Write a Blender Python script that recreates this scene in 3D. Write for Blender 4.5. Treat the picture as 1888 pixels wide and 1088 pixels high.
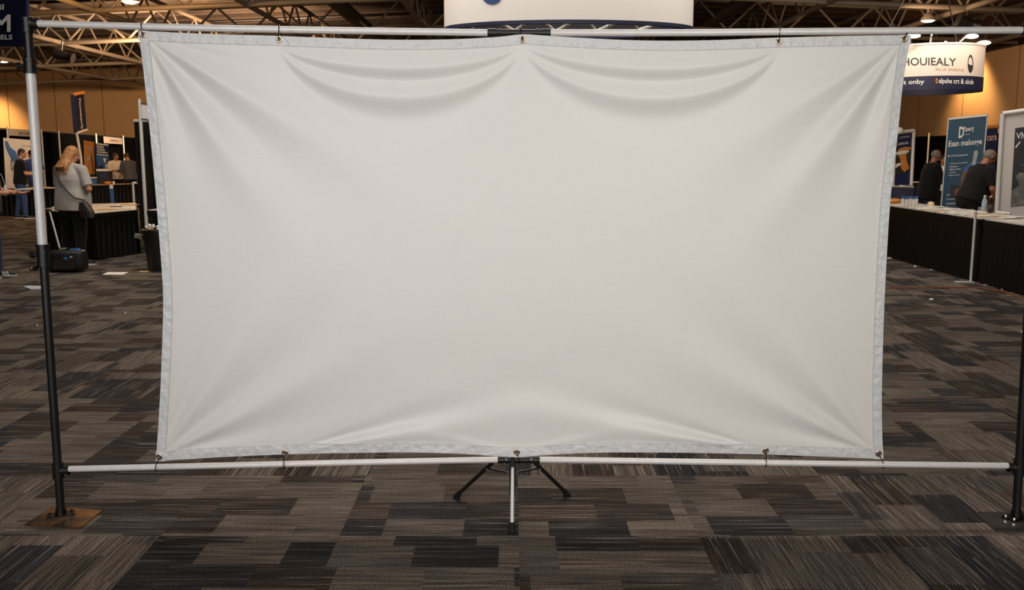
import bpy, math, random
import numpy as np
from mathutils import Vector, Matrix, Euler
R = math.radians
random.seed(7)
for o in list(bpy.data.objects): bpy.data.objects.remove(o, do_unlink=True)
SC = bpy.context.scene
COL = SC.collection

# ------------------------------------------------------------------ camera
FPX, CX, CY, TH, CH = 1750.0, 944.0, 544.0, math.atan(261/1750.0), 1.68
cam = bpy.data.cameras.new('camera'); cam.sensor_width = 36; cam.lens = FPX/1888*36
cam.clip_end = 300
camo = bpy.data.objects.new('camera', cam); COL.objects.link(camo)
camo.location = (0, 0, CH); camo.rotation_euler = (R(90)-TH, 0, 0)
SC.camera = camo

# ------------------------------------------------------------------ world, lights, exposure
SC.view_settings.view_transform = 'Standard'; SC.view_settings.look = 'None'
SC.view_settings.gamma = 1; SC.view_settings.use_curve_mapping = False
SC.view_settings.exposure = 0.0
w = bpy.data.worlds.new('world'); SC.world = w; w.use_nodes = True
w.node_tree.nodes['Background'].inputs[0].default_value = (1.0, 0.93, 0.86, 1)
w.node_tree.nodes['Background'].inputs[1].default_value = 0.055

def area(name, loc, target, sx, sy, power, color):
    l = bpy.data.lights.new(name, 'AREA'); l.shape = 'RECTANGLE'; l.size = sx; l.size_y = sy
    l.energy = power; l.color = color
    o = bpy.data.objects.new(name, l); COL.objects.link(o); o.location = loc
    o.rotation_euler = (Vector(target)-Vector(loc)).to_track_quat('-Z', 'Y').to_euler()
    return o
def spot(name, loc, target, power, color, angle, blend=0.6, rad=0.15):
    l = bpy.data.lights.new(name, 'SPOT'); l.energy = power; l.color = color
    l.spot_size = R(angle); l.spot_blend = blend; l.shadow_soft_size = rad
    o = bpy.data.objects.new(name, l); COL.objects.link(o); o.location = loc
    o.rotation_euler = (Vector(target)-Vector(loc)).to_track_quat('-Z', 'Y').to_euler()
    return o
for nm_, x_, e_, c_ in (('sheet_fill_left', -2.6, 48, (1.0, 0.965, 0.985)), ('sheet_fill_right', 2.4, 49, (1.0, 0.945, 0.885))):  # added fill behind the camera to brighten and tint the sheet
    la_ = area(nm_, (x_, -3.6, 2.35), (x_*.25, 4.2, 1.2), 1.6, 0.9, e_, c_); la_.data.spread = R(80)
for nm_, x_, e_, c_ in (('fold_fill_left', -1.5, 4.6, (1.0, 0.965, 0.955)), ('fold_fill_right', 1.6, 4.6, (1.0, 0.955, 0.915))):  # added narrow beams from above to bring out the sheet's folds
    la_ = area(nm_, (x_, 0.2, 6.0), (x_*.6, 4.2, 1.55), 0.9, 0.5, e_, c_); la_.data.spread = R(52)
area('overhead_fill_middle', (0, 13, 6.4), (0, 18.5, 0), 16, 3, 760, (1.0, 0.90, 0.79))  # added fill above the view for floor and people, no fixture
area('hall_light_over_aisle', (0, 7.6, 6.0), (0, 7.4, 0), 5.5, 1.2, 310, (1.0, 0.93, 0.86))
area('booth_fill_left', (-8, 20, 5.2), (-16, 40, 4.0), 14, 0.8, 330, (1.0, 0.80, 0.62))  # added fill for the left booths, no fixture
area('back_wall_fill', (-11, 37, 5.2), (-27, 60, 4.2), 8, 0.8, 2600, (1.0, 0.66, 0.40))  # added warm fill for the back wall, hidden behind the sheet
area('right_wall_fill', (11, 30, 5.4), (19.3, 38, 4.0), 4, 0.6, 260, (1.0, 0.66, 0.40))  # added warm fill to lift the right wall, no fixture
area('far_right_fill', (7, 20, 5.2), (12, 42, 6.0), 12, 0.8, 600, (1.0, 0.80, 0.62))  # added fill for the far right roof and wall, no fixture

# ------------------------------------------------------------------ pixel -> world
def ray(px, py):
    a, b = (px-CX)/FPX, (CY-py)/FPX
    return Vector((a, math.cos(TH)+b*math.sin(TH), -math.sin(TH)+b*math.cos(TH)))
def P(px, py, Y):
    r = ray(px, py); t = Y/r.y
    return Vector((r.x*t, Y, CH+r.z*t))
def PZ(px, py, z):
    r = ray(px, py); t = (z-CH)/r.z
    return Vector((r.x*t, r.y*t, z))
def F(px, py): return PZ(px, py, 0.0)
def PX(px, py, X):
    r = ray(px, py); t = X/r.x
    return Vector((X, r.y*t, CH+r.z*t))

# ------------------------------------------------------------------ materials
def nodes(m): m.use_nodes = True; return m.node_tree.nodes, m.node_tree.links
def srgb(c):
    return tuple(((x/255)/12.92 if x/255 <= 0.04045 else ((x/255+0.055)/1.055)**2.4) for x in c)+(1,)
MATS = {}
def mat(name, rgb, rough=0.6, metal=0.0, var=0.0, vscale=12, bump=0.0, bscale=60, emit=0, sheen=0, stretch=None):
    if name in MATS: return MATS[name]
    m = bpy.data.materials.new(name); n, l = nodes(m); b = n['Principled BSDF']
    b.inputs['Base Color'].default_value = srgb(rgb); b.inputs['Roughness'].default_value = rough
    b.inputs['Metallic'].default_value = metal
    if max(rgb) < 40 and rough > .5: b.inputs['Specular IOR Level'].default_value = 0.2
    if sheen: b.inputs['Sheen Weight'].default_value = sheen
    tc = n.new('ShaderNodeTexCoord')
    src = tc.outputs['Object']
    if stretch:
        mp = n.new('ShaderNodeMapping'); mp.inputs['Scale'].default_value = stretch
        l.new(src, mp.inputs[0]); src = mp.outputs[0]
    if var:
        t = n.new('ShaderNodeTexNoise'); t.inputs['Scale'].default_value = vscale; t.inputs['Detail'].default_value = 4
        l.new(src, t.inputs['Vector'])
        mr = n.new('ShaderNodeMapRange'); mr.inputs[1].default_value = 0.3; mr.inputs[2].default_value = 0.7
        mr.inputs[3].default_value = 1-var; mr.inputs[4].default_value = 1+var*0.6
        l.new(t.outputs['Fac'], mr.inputs[0])
        mx = n.new('ShaderNodeMix'); mx.data_type = 'RGBA'; mx.blend_type = 'MULTIPLY'; mx.inputs[0].default_value = 1
        mx.inputs[6].default_value = srgb(rgb); l.new(mr.outputs[0], mx.inputs[7]); l.new(mx.outputs[2], b.inputs['Base Color'])
    if bump:
        t = n.new('ShaderNodeTexNoise'); t.inputs['Scale'].default_value = bscale; t.inputs['Detail'].default_value = 3
        l.new(src, t.inputs['Vector'])
        bp = n.new('ShaderNodeBump'); bp.inputs['Strength'].default_value = bump; bp.inputs['Distance'].default_value = 0.01
        l.new(t.outputs['Fac'], bp.inputs['Height']); l.new(bp.outputs[0], b.inputs['Normal'])
    if emit:
        b.inputs['Emission Color'].default_value = srgb(rgb); b.inputs['Emission Strength'].default_value = emit
    MATS[name] = m; return m

def M(nt, op, a, b=None, c=None):
    x = nt.nodes.new('ShaderNodeMath'); x.operation = op
    for i, v in enumerate((a, b, c)):
        if v is None: continue
        if isinstance(v, (int, float)): x.inputs[i].default_value = v
        else: nt.links.new(v, x.inputs[i])
    return x.outputs[0]
def mixc(nt, f, a, b, mode='MIX'):
    x = nt.nodes.new('ShaderNodeMix'); x.data_type = 'RGBA'; x.blend_type = mode
    for s, v in ((0, f), (6, a), (7, b)):
        if isinstance(v, (int, float)): x.inputs[s].default_value = v
        elif isinstance(v, tuple): x.inputs[s].default_value = v
        else: nt.links.new(v, x.inputs[s])
    return x.outputs[2]
def comb(nt, x, y, z=0.0):
    c = nt.nodes.new('ShaderNodeCombineXYZ')
    for i, v in enumerate((x, y, z)):
        if isinstance(v, (int, float)): c.inputs[i].default_value = v
        else: nt.links.new(v, c.inputs[i])
    return c.outputs[0]
def wn(nt, vec):
    t = nt.nodes.new('ShaderNodeTexWhiteNoise'); t.noise_dimensions = '3D'; nt.links.new(vec, t.inputs['Vector'])
    return t.outputs['Value']
def noise(nt, vec, scale, detail=2, rough=0.5):
    t = nt.nodes.new('ShaderNodeTexNoise'); t.inputs['Scale'].default_value = scale
    t.inputs['Detail'].default_value = detail; t.inputs['Roughness'].default_value = rough
    nt.links.new(vec, t.inputs['Vector']); return t.outputs['Fac']
def ramp(nt, f, a, b, lo, hi):
    x = nt.nodes.new('ShaderNodeMapRange'); nt.links.new(f, x.inputs[0])
    for i, v in enumerate((a, b, lo, hi)): x.inputs[i+1].default_value = v
    return x.outputs[0]

def carpet_mat():
    m = bpy.data.materials.new('patchwork_carpet'); n, l = nodes(m); nt = m.node_tree; b = n['Principled BSDF']
    tc = n.new('ShaderNodeTexCoord'); sp = n.new('ShaderNodeSeparateXYZ'); l.new(tc.outputs['Object'], sp.inputs[0])
    T = 0.796
    x = M(nt, 'DIVIDE', M(nt, 'SUBTRACT', sp.outputs[0], 0.03), T); y = M(nt, 'DIVIDE', M(nt, 'SUBTRACT', sp.outputs[1], 4.01), T)
    cx, cy = M(nt, 'FLOOR', x), M(nt, 'FLOOR', y)
    fx, fy = M(nt, 'SUBTRACT', x, cx), M(nt, 'SUBTRACT', y, cy)
    # each tile is laid one way or turned a quarter
    rot = M(nt, 'GREATER_THAN', wn(nt, comb(nt, cx, cy, 3.3)), 0.5)
    inv = M(nt, 'SUBTRACT', 1.0, rot)
    u = M(nt, 'ADD', M(nt, 'MULTIPLY', fx, rot), M(nt, 'MULTIPLY', fy, inv))   # across the lines
    v = M(nt, 'ADD', M(nt, 'MULTIPLY', fy, rot), M(nt, 'MULTIPLY', fx, inv))   # along the lines
    k = wn(nt, comb(nt, cx, cy, 9.1))
    # blocks inside the tile
    u2 = M(nt, 'ADD', M(nt, 'MULTIPLY', u, 3.6), M(nt, 'MULTIPLY', k, 3.0)); bu = M(nt, 'FLOOR', u2)
    off = wn(nt, comb(nt, cx, cy, bu))
    bv = M(nt, 'FLOOR', M(nt, 'ADD', M(nt, 'MULTIPLY', v, 2.2), off))
    id1 = M(nt, 'ADD', M(nt, 'MULTIPLY', cx, 17.0), bu); id2 = M(nt, 'ADD', M(nt, 'MULTIPLY', cy, 13.0), bv)
    tone = wn(nt, comb(nt, id1, id2, 1.7)); hue = wn(nt, comb(nt, id1, id2, 5.2))
    seed = M(nt, 'MULTIPLY', tone, 37.0)
    lines = noise(nt, comb(nt, M(nt, 'MULTIPLY', u, 70.0), M(nt, 'MULTIPLY', v, 2.2), seed), 1.0, 2, 0.6)
    pile = noise(nt, comb(nt, M(nt, 'MULTIPLY', x, 110.0), M(nt, 'MULTIPLY', y, 110.0), 0.0), 1.0, 2, 0.7)
    light = ramp(nt, tone, 0.36, 0.60, 0.0, 1.0)
    dark_c = mixc(nt, ramp(nt, hue, 0.45, 0.55, 0, 1), srgb((56, 48, 42)), srgb((46, 45, 46)))
    lite_c = mixc(nt, hue, srgb((104, 93, 82)), srgb((86, 78, 71)))
    base = mixc(nt, light, dark_c, lite_c)
    ls = ramp(nt, lines, 0.38, 0.62, 0.55, 1.32)
    base = mixc(nt, 1.0, base, comb(nt, ls, ls, ls), 'MULTIPLY')
    # thin pale threads
    thr = ramp(nt, noise(nt, comb(nt, M(nt, 'MULTIPLY', u, 95.0), M(nt, 'MULTIPLY', v, 1.6), M(nt, 'ADD', seed, 11.0)), 1.0, 1, 0.5), 0.62, 0.68, 0.0, 0.55)
    base = mixc(nt, thr, base, srgb((150, 136, 122)))
    ps = ramp(nt, pile, 0.32, 0.68, 0.35, 1.65)
    base = mixc(nt, 1.0, base, comb(nt, ps, ps, ps), 'MULTIPLY')
    l.new(base, b.inputs['Base Color']); b.inputs['Roughness'].default_value = 0.93
    b.inputs['Specular IOR Level'].default_value = 0.15
    bp = n.new('ShaderNodeBump'); bp.inputs['Strength'].default_value = 0.5; bp.inputs['Distance'].default_value = 0.004
    l.new(pile, bp.inputs['Height']); l.new(bp.outputs[0], b.inputs['Normal'])
    return m

def cloth_mat(name, rgb, weave=0.25):
    m = bpy.data.materials.new(name); n, l = nodes(m); nt = m.node_tree; b = n['Principled BSDF']
    tc = n.new('ShaderNodeTexCoord'); sp = n.new('ShaderNodeSeparateXYZ'); l.new(tc.outputs['Object'], sp.inputs[0])
    big = noise(nt, tc.outputs['Object'], 5.0, 4, 0.6)
    c = mixc(nt, ramp(nt, big, 0.4, 0.6, 0, 1), srgb(rgb), srgb((rgb[0]-3, rgb[1]+0, rgb[2]-1)))
    hi = noise(nt, comb(nt, M(nt, 'MULTIPLY', sp.outputs[0], 12.0), M(nt, 'MULTIPLY', sp.outputs[2], 150.0)), 1.0, 3, 0.6)
    vi = noise(nt, comb(nt, M(nt, 'MULTIPLY', sp.outputs[0], 240.0), M(nt, 'MULTIPLY', sp.outputs[2], 16.0)), 1.0, 3, 0.6)
    f = M(nt, 'ADD', M(nt, 'MULTIPLY', hi, 0.5), M(nt, 'MULTIPLY', vi, 0.5))
    s = ramp(nt, f, 0.3, 0.7, 0.975, 1.02)
    c = mixc(nt, 1.0, c, comb(nt, s, s, s), 'MULTIPLY')
    l.new(c, b.inputs['Base Color'])
    b.inputs['Roughness'].default_value = 0.46; b.inputs['Specular IOR Level'].default_value = 0.5
    bp = n.new('ShaderNodeBump'); bp.inputs['Strength'].default_value = weave; bp.inputs['Distance'].default_value = 0.002
    l.new(f, bp.inputs['Height']); l.new(bp.outputs[0], b.inputs['Normal'])
    return m

def rust_mat():
    m = bpy.data.materials.new('rusty_steel_plate'); n, l = nodes(m); nt = m.node_tree; b = n['Principled BSDF']
    tc = n.new('ShaderNodeTexCoord')
    f = ramp(nt, noise(nt, tc.outputs['Object'], 7.0, 5, 0.6), 0.42, 0.62, 0, 1)
    c = mixc(nt, f, srgb((74, 62, 55)), srgb((148, 106, 66)))
    l.new(c, b.inputs['Base Color']); b.inputs['Metallic'].default_value = 0.6; b.inputs['Roughness'].default_value = 0.3
    return m

m_alu = mat('brushed_aluminium', (216, 213, 209), 0.42, 0.10, var=0.06, vscale=30)
m_black = mat('black_powder_coat', (16, 15, 15), 0.42, 0.0, bump=0.05, bscale=200)
m_blackm = mat('black_steel_wire', (24, 21, 20), 0.35, 0.5)
m_steel = mat('bare_steel', (120, 116, 112), 0.35, 0.9, var=0.25, vscale=9)
m_brass = mat('antique_nickel', (176, 158, 138), 0.28, 0.95)
m_chrome = mat('chrome', (215, 213, 210), 0.15, 1.0)
m_rubber = mat('black_rubber', (26, 25, 25), 0.75)
m_white = mat('white_paint', (225, 223, 219), 0.5)
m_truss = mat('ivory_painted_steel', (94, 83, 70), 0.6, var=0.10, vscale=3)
m_deck = mat('brown_roof_deck', (74, 60, 50), 0.85, var=0.25, vscale=2, bump=0.3, bscale=4)
m_wall = mat('tan_acoustic_wall', (188, 150, 106), 0.85, var=0.05, vscale=1.2, bump=0.08, bscale=30)
m_wallband = mat('dark_brown_header', (70, 52, 38), 0.85, var=0.08, vscale=1)
m_seam = mat('wall_seam_dark', (116, 86, 58), 0.9)
m_drape = mat('black_drape_cloth', (5, 5, 5), 0.95, var=0.2, vscale=6)
m_drape.node_tree.nodes['Principled BSDF'].inputs['Specular IOR Level'].default_value = 0.05
m_skirt = mat('black_skirt_satin', (11, 10, 10), 0.55, var=0.2, vscale=6)
m_tablew = mat('white_vinyl_cover', (206, 196, 186), 0.5, var=0.05)
m_paper = mat('white_paper', (226, 220, 212), 0.6)
m_papert = mat('tan_paper', (196, 160, 124), 0.6)
m_paperb = mat('bluish_paper', (190, 198, 206), 0.5)
m_navy = mat('navy_print', (27, 36, 78), 0.5)
m_navyd = mat('deep_navy_print', (20, 25, 56), 0.55)
m_teal = mat('petrol_blue_print', (34, 70, 92), 0.5, var=0.05, vscale=3)
m_blue = mat('mid_blue_print', (52, 98, 150), 0.5, var=0.1, vscale=8)
m_orange = mat('orange_print', (196, 128, 62), 0.5, var=0.08, vscale=8)
m_print = mat('white_print', (222, 220, 215), 0.55)
m_signw = mat('white_sign_fabric', (206, 198, 190), 0.6, var=0.02, vscale=2)
m_ink = mat('charcoal_ink', (38, 36, 40), 0.6)
m_dkpic = mat('dark_photo_print', (44, 42, 46), 0.5, var=0.5, vscale=9)
m_greypic = mat('grey_photo_print', (118, 114, 110), 0.5, var=0.5, vscale=7)
m_skin = mat('skin_light', (196, 138, 104), 0.55, var=0.05)
m_skin2 = mat('skin_tan', (160, 106, 74), 0.55, var=0.05)
m_lamp = mat('lamp_glow', (255, 236, 205), 0.5, emit=6)
m_lampw = mat('warm_lamp_glow', (255, 206, 130), 0.5, emit=9)

# ------------------------------------------------------------------ mesh builder
class MB:
    def __init__(s): s.v = []; s.f = []; s.m = []
    def add(s, vs, fs, mi=0):
        k = len(s.v); s.v += [Vector(p) for p in vs]; s.f += [tuple(i+k for i in f) for f in fs]; s.m += [mi]*len(fs)
        return s
    def box(s, c, sz, rot=None, mi=0):
        c = Vector(c); hx, hy, hz = sz[0]/2, sz[1]/2, sz[2]/2
        vs = [Vector((x*hx, y*hy, z*hz)) for x in (-1, 1) for y in (-1, 1) for z in (-1, 1)]
        if rot is not None: vs = [rot @ q for q in vs]
        return s.add([c+q for q in vs], [(0, 1, 3, 2), (4, 6, 7, 5), (0, 4, 5, 1), (2, 3, 7, 6), (0, 2, 6, 4), (1, 5, 7, 3)], mi)
    def hexa(s, lo, hi, mi=0):      # two quads of four points, joined
        n = len(lo); fs = [tuple(range(n))[::-1], tuple(range(n, 2*n))]
        fs += [(i, (i+1) % n, n+(i+1) % n, n+i) for i in range(n)]
        return s.add(list(lo)+list(hi), fs, mi)
    def ring_frames(s, path):
        path = [Vector(p) for p in path]; T = []
        for i in range(len(path)):
            a = path[max(i-1, 0)]; b = path[min(i+1, len(path)-1)]; T.append((b-a).normalized())
        u = T[0].orthogonal().normalized(); fr = []
        for t in T:
            u = (u-t*u.dot(t)); u = u.normalized() if u.length > 1e-6 else t.orthogonal().normalized()
            fr.append((u.copy(), t.cross(u)))
        return path, fr
    def tube(s, path, r, n=12, mi=0, cap=True):
        path, fr = s.ring_frames(path)
        rs = r if isinstance(r, (list, tuple)) else [r]*len(path)
        vs = []; fs = []
        for p, (u, w_), q in zip(path, fr, rs):
            for j in range(n):
                a = 2*math.pi*j/n; vs.append(p+u*math.cos(a)*q+w_*math.sin(a)*q)
        for i in range(len(path)-1):
            for j in range(n):
                fs.append((i*n+j, i*n+(j+1) % n, (i+1)*n+(j+1) % n, (i+1)*n+j))
        if cap: fs += [tuple(range(n))[::-1], tuple((len(path)-1)*n+j for j in range(n))]
        return s.add(vs, fs, mi)
    def cyl(s, a, b, r0, r1=None, n=16, mi=0):
        return s.tube([a, b], [r0, r0 if r1 is None else r1], n, mi)
    def caps(s, a, b, r0, r1, n=14, k=4):       # tapered capsule
        a, b = Vector(a), Vector(b); d = b-a
        L = d.length; d = d.normalized() if L > 1e-6 else Vector((0, 0, 1))
        path = []; rs = []
        for i in range(k):
            t = math.pi/2*(i+0.15)/k; path.append(a-d*r0*math.cos(t)); rs.append(r0*math.sin(t))
        path.append(a); rs.append(r0); path.append(b); rs.append(r1)
        for i in range(k-1, -1, -1):
            t = math.pi/2*(i+0.15)/k; path.append(b+d*r1*math.cos(t)); rs.append(r1*math.sin(t))
        return s.tube(path, rs, n)
    def ell(s, c, rad, rot=None, nu=20, nv=12, mi=0):
        c = Vector(c); vs = [Vector((0, 0, rad[2]))]; fs = []
        for i in range(1, nv):
            t = math.pi*i/nv
            for j in range(nu):
                a = 2*math.pi*j/nu
                vs.append(Vector((rad[0]*math.sin(t)*math.cos(a), rad[1]*math.sin(t)*math.sin(a), rad[2]*math.cos(t))))
        vs.append(Vector((0, 0, -rad[2])))
        for j in range(nu):
            fs.append((0, 1+j, 1+(j+1) % nu))
            k = 1+(nv-2)*nu; fs.append((k+j, len(vs)-1, k+(j+1) % nu))
            for i in range(nv-2):
                fs.append((1+i*nu+j, 1+(i+1)*nu+j, 1+(i+1)*nu+(j+1) % nu, 1+i*nu+(j+1) % nu))
        if rot is not None: vs = [rot @ q for q in vs]
        return s.add([c+q for q in vs], fs, mi)
    def loft(s, secs, n=24, pw=2.3):     # secs: (centre, rx, ry, rot) closed superellipse loft
        vs = []; fs = []
        for c, rx, ry, rot in secs:
            for j in range(n):
                a = 2*math.pi*j/n; ca, sa = math.cos(a), math.sin(a)
                q = Vector((rx*math.copysign(abs(ca)**(2/pw), ca), ry*math.copysign(abs(sa)**(2/pw), sa), 0))
                vs.append(Vector(c)+(rot @ q if rot is not None else q))
        for i in range(len(secs)-1):
            for j in range(n): fs.append((i*n+j, i*n+(j+1) % n, (i+1)*n+(j+1) % n, (i+1)*n+j))
        fs += [tuple(range(n))[::-1], tuple((len(secs)-1)*n+j for j in range(n))]
        return s.add(vs, fs)
    def lathe(s, prof, c, n=32, mi=0, sx=1, sy=1, close=False):
        c = Vector(c); vs = []; fs = []
        for r, z in prof:
            for j in range(n):
                a = 2*math.pi*j/n; vs.append(c+Vector((r*sx*math.cos(a), r*sy*math.sin(a), z)))
        m = len(prof)
        for i in range(m if close else m-1):
            for j in range(n):
                k = (i+1) % m; fs.append((i*n+j, i*n+(j+1) % n, k*n+(j+1) % n, k*n+j))
        if not close: fs += [tuple(range(n))[::-1], tuple((m-1)*n+j for j in range(n))]
        return s.add(vs, fs, mi)
    def sheet(s, fn, nu, nv, mi=0, thick=0.0, nrm=(0, 1, 0)):
        vs = [Vector(fn(i/nu, j/nv)) for j in range(nv+1) for i in range(nu+1)]
        q = lambda i, j: j*(nu+1)+i
        fs = [(q(i, j), q(i+1, j), q(i+1, j+1), q(i, j+1)) for j in range(nv) for i in range(nu)]
        if thick:
            k = len(vs); N = Vector(nrm)*thick; vs += [p+N for p in vs]
            fs += [tuple(i+k for i in f)[::-1] for f in fs]
            loop = [q(i, 0) for i in range(nu+1)]+[q(nu, j) for j in range(1, nv+1)]+[q(i, nv) for i in range(nu-1, -1, -1)]+[q(0, j) for j in range(nv-1, 0, -1)]
            fs += [(loop[(a+1) % len(loop)], loop[a], loop[a]+k, loop[(a+1) % len(loop)]+k) for a in range(len(loop))]
        return s.add(vs, fs, mi)
    def prism(s, pts, N, mi=0):          # planar polygon given in 3D, thickened along N
        N = Vector(N); return s.hexa([Vector(p) for p in pts], [Vector(p)+N for p in pts], mi)
    def build(s, name, ms, parent=None, origin=None, local=False, smooth=True, ang=38):
        if not isinstance(ms, (list, tuple)): ms = [ms]
        me = bpy.data.meshes.new(name)
        if parent is not None: org = Vector((0, 0, 0)) if local else wloc(parent)
        elif origin is not None: org = Vector(origin)
        else:
            xs = [p.x for p in s.v]; ys = [p.y for p in s.v]; zs = [p.z for p in s.v]
            org = Vector(((min(xs)+max(xs))/2, (min(ys)+max(ys))/2, min(zs)))
        me.from_pydata([tuple(p-org) for p in s.v], [], s.f)
        for m in ms: me.materials.append(m)
        me.polygons.foreach_set('material_index', s.m)
        me.polygons.foreach_set('use_smooth', [smooth]*len(s.f))
        me.validate(); me.update()
        if smooth: me.set_sharp_from_angle(angle=R(ang))
        o = bpy.data.objects.new(name, me); COL.objects.link(o)
        if parent is not None: o.parent = parent
        else: o.location = org
        return o
def wloc(o):
    p = Vector(o.location)
    while o.parent: o = o.parent; p += Vector(o.location)
    return p
def tag(o, label=None, cat=None, group=None, kind=None):
    if label: o['label'] = label
    if cat: o['category'] = cat
    if group: o['group'] = group
    if kind: o['kind'] = kind
    return o
def thing(name, label, cat, loc, group=None, rz=0):
    o = bpy.data.objects.new(name, None); COL.objects.link(o); o.location = loc; o.rotation_euler = (0, 0, rz)
    o.empty_display_size = 0.1
    return tag(o, label, cat, group)
def struct(o): o['kind'] = 'structure'; return o
def copy_tree(o, parent=None):
    c = o.copy(); COL.objects.link(c); c.parent = parent
    for ch in list(o.children): copy_tree(ch, c)
    return c

def text_geo(body, bold=0.0, spacing=1.0):
    cu = bpy.data.curves.new('t', 'FONT'); cu.body = body; cu.size = 1.0; cu.offset = bold; cu.resolution_u = 3
    cu.space_character = spacing
    o = bpy.data.objects.new('t', cu); COL.objects.link(o)
    dg = bpy.context.evaluated_depsgraph_get(); me = bpy.data.meshes.new_from_object(o.evaluated_get(dg))
    vs = [v.co.copy() for v in me.vertices]; fs = [tuple(p.vertices) for p in me.polygons]
    bpy.data.objects.remove(o, do_unlink=True); bpy.data.curves.remove(cu); bpy.data.meshes.remove(me)
    if not vs: return [], [], 1, 1
    x0 = min(v.x for v in vs); x1 = max(v.x for v in vs); y0 = min(v.y for v in vs); y1 = max(v.y for v in vs)
    return [Vector(((v.x-x0), (v.y-y0), 0)) for v in vs], fs, x1-x0, y1-y0

class Panel:      # a flat board: local u to the right 0..1, v down 0..1
    def __init__(s, TL, TR, BL, off=0.004):
        s.o = Vector(TL); s.eu = Vector(TR)-s.o; s.ev = Vector(BL)-s.o
        s.n = s.eu.cross(s.ev).normalized()
        if s.n.dot(Vector((0, 0, CH))-s.o) < 0: s.n = -s.n      # towards the aisle
        s.off = off
    def at(s, u, v, d=None): return s.o+s.eu*u+s.ev*v+s.n*(s.off if d is None else d)
    def slab(s, name, m, parent, t=0.02):
        b = MB(); b.prism([s.at(0, 0, 0), s.at(1, 0, 0), s.at(1, 1, 0), s.at(0, 1, 0)], -s.n*t)
        return b.build(name, m, parent, smooth=False)
    def rect(s, b, u0, v0, u1, v1, mi=0, d=None):
        b.prism([s.at(u0, v0, d), s.at(u1, v0, d), s.at(u1, v1, d), s.at(u0, v1, d)], -s.n*0.003, mi)
    def poly(s, b, pts, mi=0, d=None): b.prism([s.at(u, v, d) for u, v in pts], -s.n*0.003, mi)
    def disc(s, b, u, v, ru, rv, mi=0, d=None, n=24, hole=None):
        if hole is None: s.poly(b, [(u+ru*math.cos(2*math.pi*k/n), v+rv*math.sin(2*math.pi*k/n)) for k in range(n)], mi, d)
        else:
            for k in range(n):
                a, c = 2*math.pi*k/n, 2*math.pi*(k+1)/n
                s.poly(b, [(u+ru*math.cos(a), v+rv*math.sin(a)), (u+ru*math.cos(c), v+rv*math.sin(c)),
                           (u+ru*hole*math.cos(c), v+rv*hole*math.sin(c)), (u+ru*hole*math.cos(a), v+rv*hole*math.sin(a))], mi, d)
    def text(s, b, u0, v0, u1, v1, body, mi=0, bold=0.0, d=None, vertical=False):
        vs, fs, W, H = text_geo(body, bold); d = (s.off+0.001) if d is None else d
        if not vs: return
        if vertical: pts = [s.at(u0+(p.y/H)*(u1-u0), v0+(p.x/W)*(v1-v0), d) for p in vs]
        else: pts = [s.at(u0+p.x/W*(u1-u0), v1-p.y/H*(v1-v0), d) for p in vs]
        b.add(pts, fs, mi)
    def lines(s, b, u0, v0, u1, n, dv, hh, mi=0):    # rows of unreadable small print
        for k in range(n):
            uu = u0
            while uu < u1-0.02:
                ww = random.uniform(0.03, 0.09); s.rect(b, uu, v0+k*dv, min(uu+ww, u1), v0+k*dv+hh, mi); uu += ww+0.015

# ------------------------------------------------------------------ the hall
def zb(X): return 6.5-0.04*abs(X-1.5)       # underside of the roof trusses
m_carpet = carpet_mat()
b = MB(); b.add([(-42, -9, 0), (24, -9, 0), (24, 62, 0), (-42, 62, 0)], [(0, 1, 2, 3)])
struct(b.build('floor', m_carpet, origin=(0, 0, 0), smooth=False))

WL0, WL1 = P(0, 150, 62), P(262, 150, 57.5)
def wall(name, a, c, z0, z1, m, t, step, seams=True):
    a = Vector((a[0], a[1], 0)); c = Vector((c[0], c[1], 0)); d = (c-a).normalized(); nrm = Vector((-d.y, d.x, 0))
    b = MB(); L = (c-a).length
    b.prism([a+Vector((0, 0, z0)), c+Vector((0, 0, z0)), c+Vector((0, 0, z1)), a+Vector((0, 0, z1))], nrm*t, 0)
    if seams:
        k = step
        while k < L:
            q = a+d*k; b.prism([q-d*0.02+Vector((0, 0, z0)), q+d*0.02+Vector((0, 0, z0)), q+d*0.02+Vector((0, 0, z1)), q-d*0.02+Vector((0, 0, z1))], -nrm*0.012, 1); k += step
    return struct(b.build(name, [m, m_seam], smooth=False))
WA = Vector((-41, 61.5, 0)); WE = Vector((19.3, 59.0, 0))
wall('wall_back', (WA.x, WA.y), (WE.x, WE.y), 0, 8.6, m_wall, 0.25, 3.05)
wall('wall_right', (19.3, WE.y), (19.3, -9), 0, 5.75, m_wall, 0.25, 4.4)
wall('trim_1', (19.25, WE.y-0.2), (19.25, -9), 5.76, 8.0, m_wallband, 0.25, 5, False)
wall('wall_left', (-41, -9), (-41, WA.y), 0, 8.6, m_wall, 0.25, 4.4)

b = MB()
for X0, X1 in ((-42, 1.5), (1.5, 24)):
    z0, z1 = zb(X0)+1.55, zb(X1)+1.55
    b.prism([(X0, -9, z0), (X1, -9, z1), (X1, 62, z1), (X0, 62, z0)], (0, 0, 0.2))
Yk = 20
while Yk < 62:                                  # ribs of the roof deck
    for X0, X1 in ((-30, 1.5), (1.5, 19)):
        z0, z1 = zb(X0)+1.5, zb(X1)+1.5
        b.prism([(X0, Yk, z0), (X1, Yk, z1), (X1, Yk+0.12, z1), (X0, Yk+0.12, z0)], (0, 0, 0.06))
    Yk += 1.5
struct(b.build('ceiling', m_deck, smooth=False))

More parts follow.
